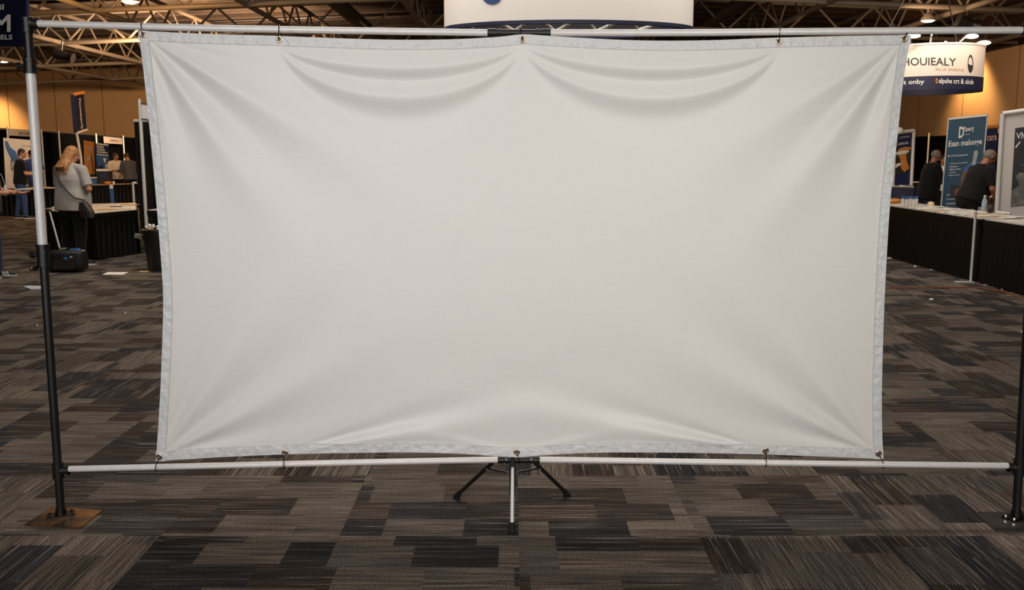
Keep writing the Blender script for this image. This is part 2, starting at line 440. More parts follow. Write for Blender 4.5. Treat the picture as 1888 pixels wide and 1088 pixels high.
# roof trusses
def truss(path_b, rise, bay, rc, rw, label, group):
    t = thing('roof_truss', label, 'roof truss', path_b[0], group)
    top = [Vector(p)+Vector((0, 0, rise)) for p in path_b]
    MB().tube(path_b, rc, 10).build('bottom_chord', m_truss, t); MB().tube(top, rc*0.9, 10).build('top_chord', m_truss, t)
    pts = []
    for a, c in zip(path_b[:-1], path_b[1:]):
        a, c = Vector(a), Vector(c); n = max(1, round((c-a).length/bay))
        pts += [a+(c-a)*(k/n) for k in range(n)]
    pts.append(Vector(path_b[-1]))
    bb = MB()
    for k in range(len(pts)-1):
        m_ = (pts[k]+pts[k+1])/2+Vector((0, 0, rise))
        bb.cyl(pts[k], m_, rw, n=8); bb.cyl(m_, pts[k+1], rw, n=8)
    w_ = bb.build('web_bracing', m_truss, t); return t
sidew = ['far left', 'second from left', 'third from left', 'fourth from left', 'left of centre', 'over the round central sign', 'right of centre', 'third from right', 'second from right', 'far right']
for X, nm in zip([-21.3, -16.8, -12.56, -8, -3.3, 1.2, 5.5, 9.5, 13.7, 18], sidew):
    z = zb(X); truss([(X, 22, z), (X, 40, z), (X, 57, z)], 1.05, 2.6, 0.085, 0.04,
                     'ivory steel roof truss running away to the back wall, %s' % nm if 'over' not in nm else 'ivory steel roof truss running away to the back wall above the round central sign', 'lengthwise roof trusses')
for Y, nm in zip([29.5, 36.5, 44, 51.5], ['nearest', 'second nearest', 'third nearest', 'farthest']):
    truss([(-28, Y, zb(-28)), (1.5, Y, zb(1.5)), (18.9, Y, zb(18.9))], 1.05, 2.2, 0.085, 0.045,
          '%s ivory steel roof truss crossing the hall from side to side' % nm, 'crosswise roof trusses')
# bare conduits and ducts under the deck
for k, (X0, X1, Y, dz) in enumerate([(-26, 18, 33, 0.9), (-26, 18, 41, 1.2), (-20, 18, 47, 0.95)]):
    pts_ = [Vector((X0+(X1-X0)*j/12, Y, zb(X0+(X1-X0)*j/12)+dz)) for j in range(13)]
    tag(MB().tube(pts_, 0.05, 8).build('conduit_run', m_black), '%s dark conduit running across the hall among the roof trusses' % ('nearest', 'middle', 'farthest')[k], 'conduit', 'conduits in the roof')
for X, lb in ((-5.9, 'long dark air duct among the trusses left of the central sign'), (7.8, 'long dark air duct among the trusses right of the central sign')):
    tag(MB().tube([(X, 26, zb(X)+.5), (X, 55, zb(X)+.5)], 0.26, 16).build('air_duct', mat('dark_duct_metal', (58, 52, 48), 0.6, 0.3)), lb, 'air duct', 'air ducts')

# high bay lamps
def high_bay(c, r, label, glow, power=0, color=(1, .8, .55)):
    t = thing('ceiling_lamp', label, 'ceiling lamp', c, 'high bay ceiling lamps')
    c = Vector(c)
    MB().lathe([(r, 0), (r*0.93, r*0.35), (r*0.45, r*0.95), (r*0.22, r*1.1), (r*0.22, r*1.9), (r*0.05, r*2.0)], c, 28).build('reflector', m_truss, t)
    MB().lathe([(r*0.9, 0), (r*0.55, -r*0.18), (0.01, -r*0.24)], c-Vector((0, 0, 0.005)), 28).build('lens', glow, t)
    MB().cyl(c+Vector((0, 0, r*2)), c+Vector((0, 0, 7.2-c.z)), 0.012, n=6).build('cable', m_black, t)
    if power: spot('ceiling_lamp_light', c-Vector((0, 0, r*0.4)), c-Vector((0, 0, 5)), power, color, 150, 0.6, 0.2)
    return t
high_bay(P(1711, 38, 31), 0.23, 'glowing dome lamp hanging in the trusses above the right round sign', m_lamp, 150)
high_bay(P(6, 113, 45), 0.28, 'small glowing dome lamp at the left edge under the roof', m_lamp, 150)
c0 = P(240, 3, 27)
high_bay(c0, 0.24, 'bright warm dome lamp at the upper left above the crossbar', m_lampw, 0)
l = bpy.data.lights.new('warm_lamp_light', 'POINT'); l.energy = 650; l.color = (1, 0.55, 0.2); l.shadow_soft_size = 0.22
o = bpy.data.objects.new('warm_lamp_light', l); COL.objects.link(o); o.location = c0-Vector((0, 0, 0.35))
# wall washers just under the roof
for nm, px, Y, pw, lb in (('left', -20, 57.5, 2700, 'dark spotlight washing the back wall at far left'), ('right', 1755, 39.0, 2700, 'dark spotlight washing the right wall above the banners')):
    if nm == 'left': c = Vector((-33.5, 57.6, 5.9)); tgt = Vector((-32.8, 61.2, 2.9))
    else: c = Vector((17.9, 40.5, 6.6)); tgt = Vector((19.2, 40.5, 2.0))
    t = thing('wall_spotlight', lb, 'spotlight', c)
    d = (tgt-c).normalized()
    MB().cyl(c-d*0.35, c, 0.10, 0.16).build('housing', m_black, t); MB().cyl(c-d*0.2, (c.x, c.y, 7.3), 0.02, n=8).build('bracket', m_black, t)
    spot('wall_wash_light', c+d*0.08, tgt, pw, (1.0, 0.62, 0.27), 66 if nm == 'left' else 88, 0.8, 0.25)
# black theatre lights on the trusses
for px, py, Y, lb in ((116, 103, 35.5, 'black stage light clamped under the left roof truss'), (1783, 43, 29.5, 'small black stage light right of the dome lamp')):
    c = P(px, py, Y); t = thing('stage_light', lb, 'stage light', c, 'stage lights on the trusses')
    MB().cyl(c+Vector((-.28, 0, .1)), c+Vector((.12, 0, -.02)), 0.19, 0.15).build('housing', m_black, t)
    MB().cyl(c+Vector((.12, 0, -.02)), c+Vector((.36, 0, -.1)), 0.12, 0.2).build('hood', m_black, t)
    MB().tube([c+Vector((-.05, 0, 0)), Vector((c.x, c.y, zb(c.x)-.05))], 0.03, 8).build('clamp', m_black, t)

# ------------------------------------------------------------------ backdrop stand
YS = 4.22
stand = thing('backdrop_stand', 'pipe frame stand of silver and black tubes holding the white backdrop', 'backdrop stand', (0, YS, 0))
LB, LT = F(113, 953), P(50, 40, F(113, 953).y)
RB = F(1873, 957); RT = P(1926, 52, RB.y)
YL, YR = LB.y, RB.y
def side_pole(B, T, y_silver0, y_silver1, px_at):
    zt = T.z; B0 = Vector((B.x, B.y, 0.012))
    def q(z): return B0.lerp(T, (z-B0.z)/(T.z-B0.z))
    za, zc = y_silver0, y_silver1
    MB().cyl(q(0.015), q(za), 0.0185, n=24).build('lower_pole', m_black, stand)
    up = MB().cyl(q(za-0.02), q(zc), 0.0205, n=24).build('upper_pole', m_alu, stand)
    MB().cyl(q(zc-0.02), q(zt), 0.0195, n=24).build('pole_extension', m_black, stand)
    for z, h in ((za-0.045, 0.09), (zc+0.0, 0.055)):
        cb = MB(); cb.cyl(q(z-h/2), q(z+h/2), 0.0265, n=24); cb.cyl(q(z-h/2-.004), q(z-h/2+.006), 0.029, n=24); cb.cyl(q(z+h/2-.006), q(z+h/2+.004), 0.029, n=24)
        co = cb.build('pole_collar', m_black, stand)
        k = MB(); s_ = -1 if B.x < 0 else 1; p = q(z); k.cyl(p+Vector((s_*.02, 0, 0)), p+Vector((s_*.05, 0, 0)), 0.008); k.cyl(p+Vector((s_*.043, 0, 0)), p+Vector((s_*.055, 0, 0)), 0.017, n=6)
        k.build('locking_knob', m_black, co)
        MB().cyl(p+Vector((.018, -.018, .01)), p+Vector((.025, -.025, .01)), 0.006, n=10).build('screw', m_chrome, co)
    return q
zA = P(77, 452, YL).z; zB = P(54, 122, YL).z
qL = side_pole(LB, LT, zA, zB, None)
qR = side_pole(RB, RT, zA, zB, None)

def bar(pts, Y0, Y1, r, name):
    path = [P(px, py, Y0+(Y1-Y0)*(px-pts[0][0])/(pts[-1][0]-pts[0][0])) for px, py in pts]
    # smooth
    out = []
    for i in range(len(path)-1):
        p0 = path[max(i-1, 0)]; p1 = path[i]; p2 = path[i+1]; p3 = path[min(i+2, len(path)-1)]
        for k in range(6):
            t = k/6; out.append(0.5*((2*p1)+(p2-p0)*t+(2*p0-5*p1+4*p2-p3)*t*t+(3*p1-p0-3*p2+p3)*t**3))
    out.append(path[-1])
    return MB().tube(out, r, 24).build(name, m_alu, stand)
bar([(64, 43.5), (320, 50.5), (600, 56), (905, 60.5)], YL, YS, 0.0150, 'crossbar')
bar([(1012, 60.5), (1250, 60.5), (1435, 58.8), (1665, 57), (1890, 55.5)], YS, YR, 0.0150, 'crossbar')
bar([(120, 865), (360, 859.5), (640, 853), (920, 847.5)], YL, YS, 0.0140, 'lower_crossbar')
bar([(993, 847.5), (1250, 851), (1560, 855.3), (1862, 858.8)], YS, YR, 0.0140, 'lower_crossbar')

def connector(pa, pb, r, name='bar_connector'):
    d = (pb-pa).normalized(); L = (pb-pa).length; c = MB()
    c.cyl(pa, pb, r*0.92, n=24)
    for t0, t1, rr in ((0, .14, 1.08), (.18, .22, 1.12), (.78, .82, 1.12), (.86, 1, 1.08)):
        c.cyl(pa+d*L*t0, pa+d*L*t1, r*rr, n=24)
    o = c.build(name, m_black, stand)
    for t in (.2, .8): MB().cyl(pa+d*L*t+Vector((0, -r*1.0, r*.5)), pa+d*L*t+Vector((0, -r*1.35, r*.6)), 0.005, n=10).build('screw', m_chrome, o)
    return o
connector(P(899, 60.5, YS), P(1015, 60.8, YS), 0.0170)
hub = connector(P(918, 848, YS), P(995, 848, YS), 0.0165)

def corner_T(p, rb, s_, rz=0.024, L=0.05, up=0.02):
    c = MB(); c.cyl(p+Vector((0, 0, -0.034)), p+Vector((0, 0, up)), rz, n=24); c.cyl(p+Vector((0, 0, up-.004)), p+Vector((0, 0, up+.006)), rz*1.12, n=24)
    c.cyl(p+Vector((0, 0, -0.036)), p+Vector((0, 0, -.028)), rz*1.12, n=24)
    c.cyl(p, p+Vector((s_*L, 0, 0)), rb, n=24); c.cyl(p+Vector((s_*L*.86, 0, 0)), p+Vector((s_*L, 0, 0)), rb*1.14, n=24)
    o = c.build('corner_coupler', m_black, stand)
    MB().cyl(p+Vector((s_*L*.5, -rb*.9, .004)), p+Vector((s_*L*.5, -rb*1.25, .004)), 0.006, n=10).build('screw', m_chrome, o)
corner_T(P(50, 44, YL), 0.021, 1, L=0.048)
corner_T(P(1926, 55, YR), 0.021, -1, L=0.098)
corner_T(qL(P(106, 867, YL).z), 0.0195, 1, L=0.052, up=.03)
corner_T(qR(P(1880, 861, YR).z), 0.0195, -1, L=0.052, up=.03)

def base_plate(pts, m, B, px):
    b = MB(); lo = [F(*p) for p in pts]; hi = [p+Vector((0, 0, 0.007)) for p in lo]
    b.hexa(lo, hi); pl = b.build('base_plate', m, stand, smooth=False)
    f = MB(); c = Vector((B.x, B.y, 0.007)); rot = Matrix.Rotation(R(28), 3, 'Z')
    f.box(c+Vector((0, 0, .004)), (0.12, 0.065, 0.008), rot); f.cyl(c, c+Vector((0, 0, .035)), 0.026, 0.023, n=24)
    fl = f.build('flange', m_blackm, pl)
    for sx, sy in ((-1, -1), (-1, 1), (1, -1), (1, 1)):
        q = c+rot @ Vector((sx*.047, sy*.021, .008)); MB().cyl(q, q+Vector((0, 0, .007)), 0.0065, n=6).build('bolt', m_chrome, pl)
base_plate([(46, 969), (149, 975), (189, 943), (97, 936)], rust_mat(), LB, 0)
base_plate([(1837, 981), (1962, 984), (1925, 948), (1794, 946)], m_steel, RB, 0)

# tripod under the middle of the lower bar
H0 = P(945, 849, YS)
foot_front = F(944, 983); footL, footR = F(841, 919), F(1046, 915)
ctr = Vector((H0.x, YS+0.03, 0.26))
up = MB(); up.box((H0.x, YS+.005, P(945, 880, YS).z), (0.030, 0.026, 0.17)); up.box((H0.x, YS-.028, H0.z+.002), (0.018, 0.012, 0.045))
up.cyl((H0.x-.03, YS, P(945, 871, YS).z), (H0.x+.03, YS, P(945, 871, YS).z), 0.006, n=10)
up.build('tripod_hub', m_black, stand)
def leg(a, f, r, m, ft, lr=0.0):
    d = (f-a).normalized(); e = f+Vector((0, 0, 0.012))
    o = MB().cyl(a, e, r, n=14).build('tripod_leg', m, stand)
    MB().cyl(e-d*0.035, Vector((f.x, f.y, 0.001)), 0.0135, 0.0175, n=16).build('rubber_foot', m_rubber, o); return o
la, ra = P(909, 852, YS+.02), P(985, 852, YS+.02)
leg(la, footL, 0.0095, m_black, 1); leg(ra, footR, 0.0095, m_black, 1)
fa = Vector((H0.x, YS-.022, H0.z-.02))
leg(fa, foot_front, 0.0085, m_alu, 1)
chn = MB(); mid = fa.lerp(foot_front, .45)
for sx in (-1, 1): chn.tube([fa+Vector((sx*.011, 0, .02)), mid+Vector((sx*.011, 0, 0))], 0.004, 8)
chn.tube([fa+Vector((0, .012, .02)), mid+Vector((0, .012, 0))], 0.011, 8)
chn.build('leg_channel', m_black, stand)
for a, f in ((la, footL), (ra, footR)):
    i = Vector((H0.x+(0.02 if f.x > 0 else -0.02), YS, P(945, 871, YS).z))
    q = a.lerp(f, (a.z-i.z)/a.z)
    br = MB().tube([q, i], 0.0055, 8).build('tripod_brace', m_black, stand)
    MB().cyl(q+Vector((0, -.014, 0)), q+Vector((0, -.008, 0)), 0.005, n=10).build('rivet', m_chrome, br)
    MB().cyl(i+Vector((0, -.022, 0)), i+Vector((0, -.012, 0)), 0.008, n=10).build('rivet', m_brass, br)

# ------------------------------------------------------------------ the white backdrop sheet
def spline(xs, ys):
    xs = np.array(xs, float); ys = np.array(ys, float); h = np.diff(xs); d = np.diff(ys)/h
    s = np.zeros(len(xs)); s[0] = d[0]; s[-1] = d[-1]; s[1:-1] = (d[:-1]*h[1:]+d[1:]*h[:-1])/(h[1:]+h[:-1])
    def f(x):
        x = min(max(x, xs[0]), xs[-1]); i = min(int(np.searchsorted(xs, x, 'right'))-1, len(h)-1); i = max(i, 0)
        t = (x-xs[i])/h[i]
        return float((2*t**3-3*t**2+1)*ys[i]+(t**3-2*t**2+t)*h[i]*s[i]+(-2*t**3+3*t**2)*ys[i+1]+(t**3-t**2)*h[i]*s[i+1])
    return f
# the outline in the plane of the sheet
fT = spline([256, 380, 515, 620, 740, 860, 930, 963, 1000, 1080, 1200, 1300, 1435, 1560, 1679], [57, 62.5, 66.5, 70.5, 73.5, 71.5, 67, 63.5, 65.5, 70.5, 75, 74.5, 69.5, 66.5, 64.5])
fB = spline([288, 400, 526, 640, 740, 860, 920, 953, 990, 1080, 1200, 1320, 1411, 1530, 1628], [850, 843, 837.5, 835, 834, 837, 841, 842.5, 840, 835, 834, 835.5, 837.5, 842, 846])
fL = spline([57, 175, 330, 450, 540, 650, 760, 850], [256, 270, 285, 295, 301, 299, 294, 288])
fR = spline([64, 150, 250, 350, 500, 650, 780, 846], [1679, 1665, 1654.5, 1643, 1633, 1627, 1625.5, 1628])
YC = YS-0.032
topH = [(264, 64), (515, 73), (963, 73), (1435, 77), (1666, 72.5)]
botH = [(294.5, 842), (526, 834.5), (953, 833.5), (1411, 830.5), (1619, 836)]
def g(x, s): return math.exp(-(x/s)**2)
def fold(px, py):
    d = 0.0
    # swags below the top edge
    for (a, c, scl) in ((515, 963, 1.0), (963, 1435, 1.0)):
        if a-60 < px < c+60:
            t = (px-a)/(c-a); q = 4*t*(1-t)
            if q > 0.02:
                y0 = fT(px)+17; k = (py-y0)/(q**0.62)
                e = q**0.7
                d += scl*e*(0.020*g(k-34, 20)-0.009*g(k-62, 16)+0.021*g(k-86, 24)-0.006*g(k-135, 30))
    # long folds out of the corners: (corner, angle, amplitude, width factor)
    for (cx_, cy_), fl in (((264, 64), ((31, .013, 520), (43, -.009, 430), (55, .014, 420), (67, -.007, 330), (77, .006, 260), (17, -.005, 300))),
                           ((1666, 72), ((180-32, .008, 420), (180-45, -.007, 380), (180-54, .013, 420), (180-66, -.009, 330), (180-76, .006, 260))),
                           ((294, 842), ((-16, -.008, 380), (-27, .011, 430), (-40, -.009, 380), (-54, .009, 360), (-66, -.006, 300), (-76, .005, 200))),
                           ((1619, 836), ((180+15, -.008, 380), (180+26, .011, 430), (180+37, -.009, 420), (180+50, .009, 340), (180+64, -.006, 280)))):
        dx, dy = px-cx_, py-cy_; r = math.hypot(dx, dy)+1e-6
        if r > 700: continue
        th = math.degrees(math.atan2(dy, dx))
        for a, am, Lr in fl:
            da = (th-a+180) % 360-180
            if abs(da) < 25: d += 1.25*am*g(da, 5.4)*min(r/110, 1.0)*math.exp(-(r/(Lr*.78))**2)
    # folds from the lower middle hooks
    for (hx, hy), fl in (((526, 834), ((-9, .012, 420), (-15, -.010, 360))), ((1411, 830), ((180+9, .012, 420), (180+15, -.010, 360))),
                         ((953, 833), ((-11, .005, 200), (-169, .005, 200)))):
        dx, dy = px-hx, py-hy; r = math.hypot(dx, dy)+1e-6
        if r > 700: continue
        th = math.degrees(math.atan2(dy, dx))
        for a, am, Lr in fl:
            da = (th-a+180) % 360-180
            if abs(da) < 16: d += 1.3*am*g(da, 4.2)*min(r/90, 1.0)*math.exp(-(r/Lr)**2)
    # gentle slack
    d += 0.004*math.sin(px/190.0+py/260.0)*math.sin(py/170.0)
    ed = min(px-fL(py), fR(py)-px, py-fT(px), fB(px)-py)
    return d*min(max(ed/26.0, 0.12), 1.0)
def cpt(u, v, dy=0.0):
    # u across, v down, both 0..1
    x = 256+(1679-256)*u
    for _ in range(4):
        y = fT(x)+(fB(x)-fT(x))*v; l_, r_ = fL(y), fR(y); x = l_+(r_-l_)*u
    # corner drop
    return x, y
NU, NV = 330, 190
def clothp(u, v):
    x, y = cpt(u, v); p = P(x, y, YC); p.y -= fold(x, y); return p
sheet = thing('backdrop_sheet', 'large blank white fabric backdrop sheet hung by its grommets from the pipe frame', 'backdrop', (0.05, YC, 0.3))
b = MB(); b.sheet(clothp, NU, NV, 0, 0.0015, (0, 1, 0))
b.build('fabric', cloth_mat('white_backdrop_fabric', (215, 212, 207)), sheet, ang=80)
def hem_mat():
    m = cloth_mat('hem_fabric', (205, 205, 204), 0.3); nt = m.node_tree; n = nt.nodes; l = nt.links; b = n['Principled BSDF']
    tc = n.new('ShaderNodeTexCoord'); f = noise(nt, tc.outputs['Object'], 26, 2, 0.5)
    bp = n.new('ShaderNodeBump'); bp.inputs['Strength'].default_value = 0.8; bp.inputs['Distance'].default_value = 0.016
    l.new(f, bp.inputs['Height']); l.new(bp.outputs[0], b.inputs['Normal']); return m
m_hem = hem_mat(); m_stitch = mat('stitch_thread', (196, 196, 195), 0.7)
HW = 18.0
def hem_strip(side):
    b = MB(); n = 440; LL = 3.3 if side in 'TB' else 1.95; ph = {'T': 0, 'B': 2, 'L': 4, 'R': 5}[side]
    def inner(s_, k, off):
        if side == 'T': x, y = cpt(s_, 0); y += k*HW
        elif side == 'B': x, y = cpt(s_, 1); y -= k*HW
        elif side == 'L': x, y = cpt(0, s_); x += k*HW*0.95
        else: x, y = cpt(1, s_); x -= k*HW*0.95
        q_ = s_*LL
        rp_ = 0.0016*math.sin(q_*118+k*2.2+ph+2.2*math.sin(q_*9+ph))*(.4+.6*math.sin(q_*5.3+ph)**2)*math.sin(math.pi*min(max(k, .05), .95))
        p = P(x, y, YC); p.y -= fold(x, y)+off+rp_
        return p
    pf = lambda u, v: inner(u, v, 0.0035+0.0012*math.sin(math.pi*v))
    b.sheet(pf, n, 4, 0, 0.003, (0, 1, 0))
    o = b.build('hem', m_hem, sheet, ang=70)
    st = MB()
    for k in (0.93,):
        path = [inner(i/n, k, 0.0046) for i in range(2, n-1)]
        st.tube(path, 0.0009, 4)
    st.build('stitching', m_stitch, o)
for s_ in 'TBLR': hem_strip(s_)

# grommets and hooks
def grommet(px, py):
    p = P(px, py, YC); p.y -= 0.006+fold(px, py); b = MB()
    n, k = 32, 10; ro, ri = 0.0150, 0.0072; vs = []; fs = []
    rm, rt = (ro+ri)/2, (ro-ri)/2
    for i in range(n):
        a = 2*math.pi*i/n
        for j in range(k):
            t = 2*math.pi*j/k; rr = rm+rt*math.cos(t)
            vs.append(p+Vector((rr*math.cos(a), -rt*0.65*math.sin(t), rr*math.sin(a))))
    for i in range(n):
        for j in range(k): fs.append((i*k+j, ((i+1) % n)*k+j, ((i+1) % n)*k+(j+1) % k, i*k+(j+1) % k))
    b.add(vs, fs); o = b.build('grommet', m_brass, sheet)
    h = MB(); h.cyl(p+Vector((0, 0.001, 0)), p+Vector((0, -0.0006, 0)), 0.0073, n=24); h.build('grommet_hole', mat('grommet_dark', (92, 72, 58), 0.5), o)
    return p
def hook(g_, by, r_bar, down, label, lean=0.0):
    c = Vector((g_.x+lean, by.y, by.z)); rr = r_bar+0.0035; s_ = -1 if down else 1
    path = []
    # from the grommet over the front of the bar, round its far side and back
    gp = g_+Vector((0, -0.006, 0)); path.append(g_+Vector((0, 0.012, s_*0.004))); path.append(gp+Vector((0, 0, s_*0.001)))
    for k in range(-4, 13):
        a = R(180-s_*0+k*20) if not down else R(180-k*20)
        path.append(c+Vector((0, rr*math.cos(a)*1.0, rr*math.sin(-a)*(1 if down else 1)*(-1 if not down else -1)*(-1 if not down else 1))))
    return path
def make_hook(g_, bar_c, r_bar, down, label, lean=0.0):
    s_ = -1.0 if down else 1.0; rr = r_bar+0.004; c = Vector((bar_c.x, bar_c.y, bar_c.z)); path = []
    path.append(Vector((g_.x, YC+0.010, g_.z+s_*0.012)))
    path.append(Vector((g_.x, YC-0.004, g_.z+s_*0.001)))
    path.append(Vector((g_.x+lean*.2, g_.y-0.007, g_.z+s_*0.007)))
    for k in range(0, 12):
        a = R(200-k*21)
        path.append(c+Vector((lean*(0.6+.4*k/11), rr*math.cos(a), s_*rr*math.sin(a))))
    e = path[-1]; path.append(e+Vector((0.002, 0.004, -s_*0.010)))
    o = MB().tube(path, 0.0021, 8).build('hanging_hook', m_blackm, origin=c)
    return tag(o, label, 'hook', 'wire hooks hanging the backdrop')
def bary(px, top):
    if top:
        f_ = spline([64, 320, 600, 905, 1012, 1250, 1435, 1665, 1890], [43.5, 50.5, 56, 60.5, 60.5, 60.5, 58.8, 57, 55.5])
    else: f_ = spline([120, 360, 640, 920, 993, 1250, 1560, 1862], [865, 859.5, 853, 847.5, 847.5, 851, 855.3, 858.8])
    return f_(px)
tl = ['at the top left corner of the white sheet', 'on the sheet top edge, between left corner and middle', 'at the middle of the sheet top edge over the black connector', 'on the sheet top edge, between middle and right corner', 'at the top right corner of the white sheet']
for (px, py), t_, ln in zip(topH, tl, (-.004, 0, -.004, .001, .006)):
    gp = grommet(px, py); bc = P(px+ln*400, bary(px, True), YS); bc.y = YL+(YS-YL)*(px-64)/(905-64) if px < 905 else YS
    make_hook(gp, bc, 0.0155 if px != 963 else .0185, False, 'black wire hook %s' % t_, ln)
bl = [t.replace('top', 'bottom').replace('over the black connector', 'on the black tripod connector') for t in tl]
for (px, py), t_, ln in zip(botH, bl, (-.008, -.002, .006, 0, .012)):
    gp = grommet(px, py); bc = P(px+ln*400, bary(px, False), YS)
    make_hook(gp, bc, 0.0150 if px != 953 else .018, True, 'black wire hook %s' % t_, ln)

# ------------------------------------------------------------------ hanging round signs
def ring_sign(c_px, Y, R_px, y_top, y_bot, ratio, label, band=None):
    c = P(c_px, (y_top+y_bot)/2, Y); a = R_px*Y/FPX; bq = a*ratio
    z1 = P(c_px, y_top, Y).z; z0 = P(c_px, y_bot, Y).z
    t = thing('round_hanging_sign', label, 'hanging sign', (c.x, Y, z0))
    MB().lathe([(a, z0), (a, z1), (a-.05, z1), (a-.05, z0)], (c.x, Y, 0), 72, sy=ratio, close=True).build('sign_drum', m_signw, t)
    MB().lathe([(a+.012, z1-.01), (a+.012, z1+.03), (a-.07, z1+.03), (a-.07, z1-.01)], (c.x, Y, 0), 72, sy=ratio, close=True).build('top_rim', m_alu, t)
    def hit(px, py, off=0.005):
        r = ray(px, py); A, B = a+off, bq+off*1.0
        ox, oy = -c.x/A, -Y/B; dx, dy = r.x/A, r.y/B
        aa = dx*dx+dy*dy; bb = 2*(ox*dx+oy*dy); cc = ox*ox+oy*oy-1
        disc = bb*bb-4*aa*cc
        tt = (-bb-math.sqrt(max(disc, 0)))/(2*aa) if disc >= 0 else -bb/(2*aa)
        return Vector((r.x*tt, r.y*tt, CH+r.z*tt))
    return t, c, a, bq, z0, z1, hit
def bent_text(b, hit, x0, y0, x1, y1, body, bold=0.0, curve=None, mi=0):
    vs, fs, W, H = text_geo(body, bold)
    pts = []
    for p in vs:
        px = x0+p.x/W*(x1-x0); py = y1-p.y/H*(y1-y0)
        if curve: py += curve(px)
        pts.append(hit(px, py))
    b.add(pts, fs, mi)

# right sign
t, c, a, bq, z0, z1, hit = ring_sign(1712, 22, 90, 91, 170, 1.0, 'white round hanging sign with navy band and lettering, right of the backdrop sheet')
zc = c.z
zband = hit(1712, 140).z; zb2 = P(1712, 161, 22-a).z
MB().lathe([(a+.006, z0-.01), (a+.006, zband), (a-.06, zband), (a-.06, z0-.01)], (c.x, 22, 0), 72, close=True).build('navy_band', m_navyd, t)
crv = lambda px: (px-1712)**2/90**2*6.0
b = MB(); bent_text(b, hit, 1664, 106, 1763, 120.5, 'HOUIEALY', 0.008, lambda px: (px-1712)**2/8100*4)
k = []
for j in range(28):
    aa = 2*math.pi*j/28; ab = 2*math.pi*(j+1)/28
    q = lambda g_, r_: hit(1789.5+5.0*r_*math.cos(g_), 117.5+16.5*r_*math.sin(g_), 0.008)
    b.add([q(aa, 1), q(ab, 1), q(ab, .78), q(aa, .78)], [(0, 1, 2, 3)])
    if 0.15 < aa < math.pi-.15: b.add([q(aa, .8), q(ab, .8), hit(1789.5, 120, .008)], [(0, 1, 2)])
b.build('dark_lettering', m_ink, t)
b = MB(); bent_text(b, hit, 1725, 125, 1778, 129.5, 'BALUE  BARROW', 0.0, lambda px: (px-1712)**2/8100*4)
b.build('small_lettering', mat('tan_print', (188, 150, 110), 0.6), t)
b = MB(); bent_text(b, lambda x, y: hit(x, y, .011), 1655, 146, 1704, 157, 'sst onby', 0.012, crv)
bent_text(b, lambda x, y: hit(x, y, .011), 1731, 144, 1795, 156, 'alpuhe crt & slob', 0.012, lambda px: (px-1712)**2/8100*3)
b.build('white_lettering', m_print, t)
b = MB(); bent_text(b, lambda x, y: hit(x, y, .011), 1725, 144, 1729, 154, 'o', 0.02, None); b.build('orange_mark', m_orange, t)
for px, py, ex, ey in ((1764, 83, 1792, 67), (1791, 88, 1815, 79), (1668, 85, 1685, 66), (1715, 82, 1718, 64)):
    s_ = P(px, py, 22-(a*.8 if px < 1790 else .1)); e = P(ex, ey, 22-(a if px < 1790 else .4))
    ar = MB().tube([s_, s_.lerp(e, .5)+Vector((0, 0, .06)), e], 0.02, 8).build('lamp_arm', m_alu, t)
    if px != 1715:
        MB().ell(e, (.14, .10, .05)).build('lamp_head', mat('lamp_head_glow', (255, 240, 218), .5, emit=2.6), ar)
for k in range(3):
    aa = 2*math.pi*k/3+.6; p = Vector((c.x+a*math.cos(aa), 22+a*math.sin(aa), z1)); MB().cyl(p, Vector((c.x, 22, 6.4)), 0.01, n=6).build('cable', m_black, t)

# central sign
t, c, a, bq, z0, z1, hit = ring_sign(1048.5, 14, 222, -110, 52, 0.50, 'big white round hanging sign with navy rim above the middle of the sheet')
t.children[0].data.materials[0] = mat('bright_sign_fabric', (226, 221, 215), .6)
MB().lathe([(a+.01, z0-.05), (a+.01, z0+.0), (a-.07, z0+.0), (a-.07, z0-.05)], (c.x, 14, 0), 96, sy=.5, close=True).build('navy_rim', m_navyd, t)
MB().lathe([(a-.075, z0-.05), (a-.075, z0+.06), (a-.10, z0+.06), (a-.10, z0-.05)], (c.x, 14, 0), 96, sy=.5, close=True).build('inner_rim', m_navy, t)
MB().lathe([(a-.052, z0-.02), (a-.052, z1-.02), (a-.056, z1-.02), (a-.056, z0-.02)], (c.x, 14, 0), 96, sy=.49, close=True).build('inner_lining', mat('dark_lining', (34, 34, 44), .8), t)
n = 9
for k in range(n):
    x0 = c.x-a*.78+1.56*a*k/n; x1 = x0+1.56*a/n; s_ = 1 if k % 2 else -1
    yy = lambda x, s: 14+s*bq*.9*math.sqrt(max(0, 1-((x-c.x)/a)**2))
    MB().cyl((x0, yy(x0, -s_), z0+.04), (x1, yy(x1, s_), z0+.04), .035, n=10).build('frame_tube', m_white, t)
MB().tube([(c.x-a*.9, 14, z0+.1), (c.x+a*.9, 14, z0+.1)], .03, 10).build('frame_tube', m_white, t)
b = MB(); pts = [hit(907+18.5*math.cos(q), -9+17*math.sin(q), .012) for q in [2*math.pi*j/32 for j in range(32)]]
b.add(pts, [tuple(range(32))]); b.build('blue_logo', mat('royal_blue_print', (38, 66, 118), 0.5), t)
for k in range(4):
    aa = 2*math.pi*k/4+.5; p = Vector((c.x+a*math.cos(aa), 14+bq*math.sin(aa), z1)); MB().cyl(p, p+Vector((0, 0, 7.9-z1-.06*0)), 0.01, n=6).build('cable', m_black, t)

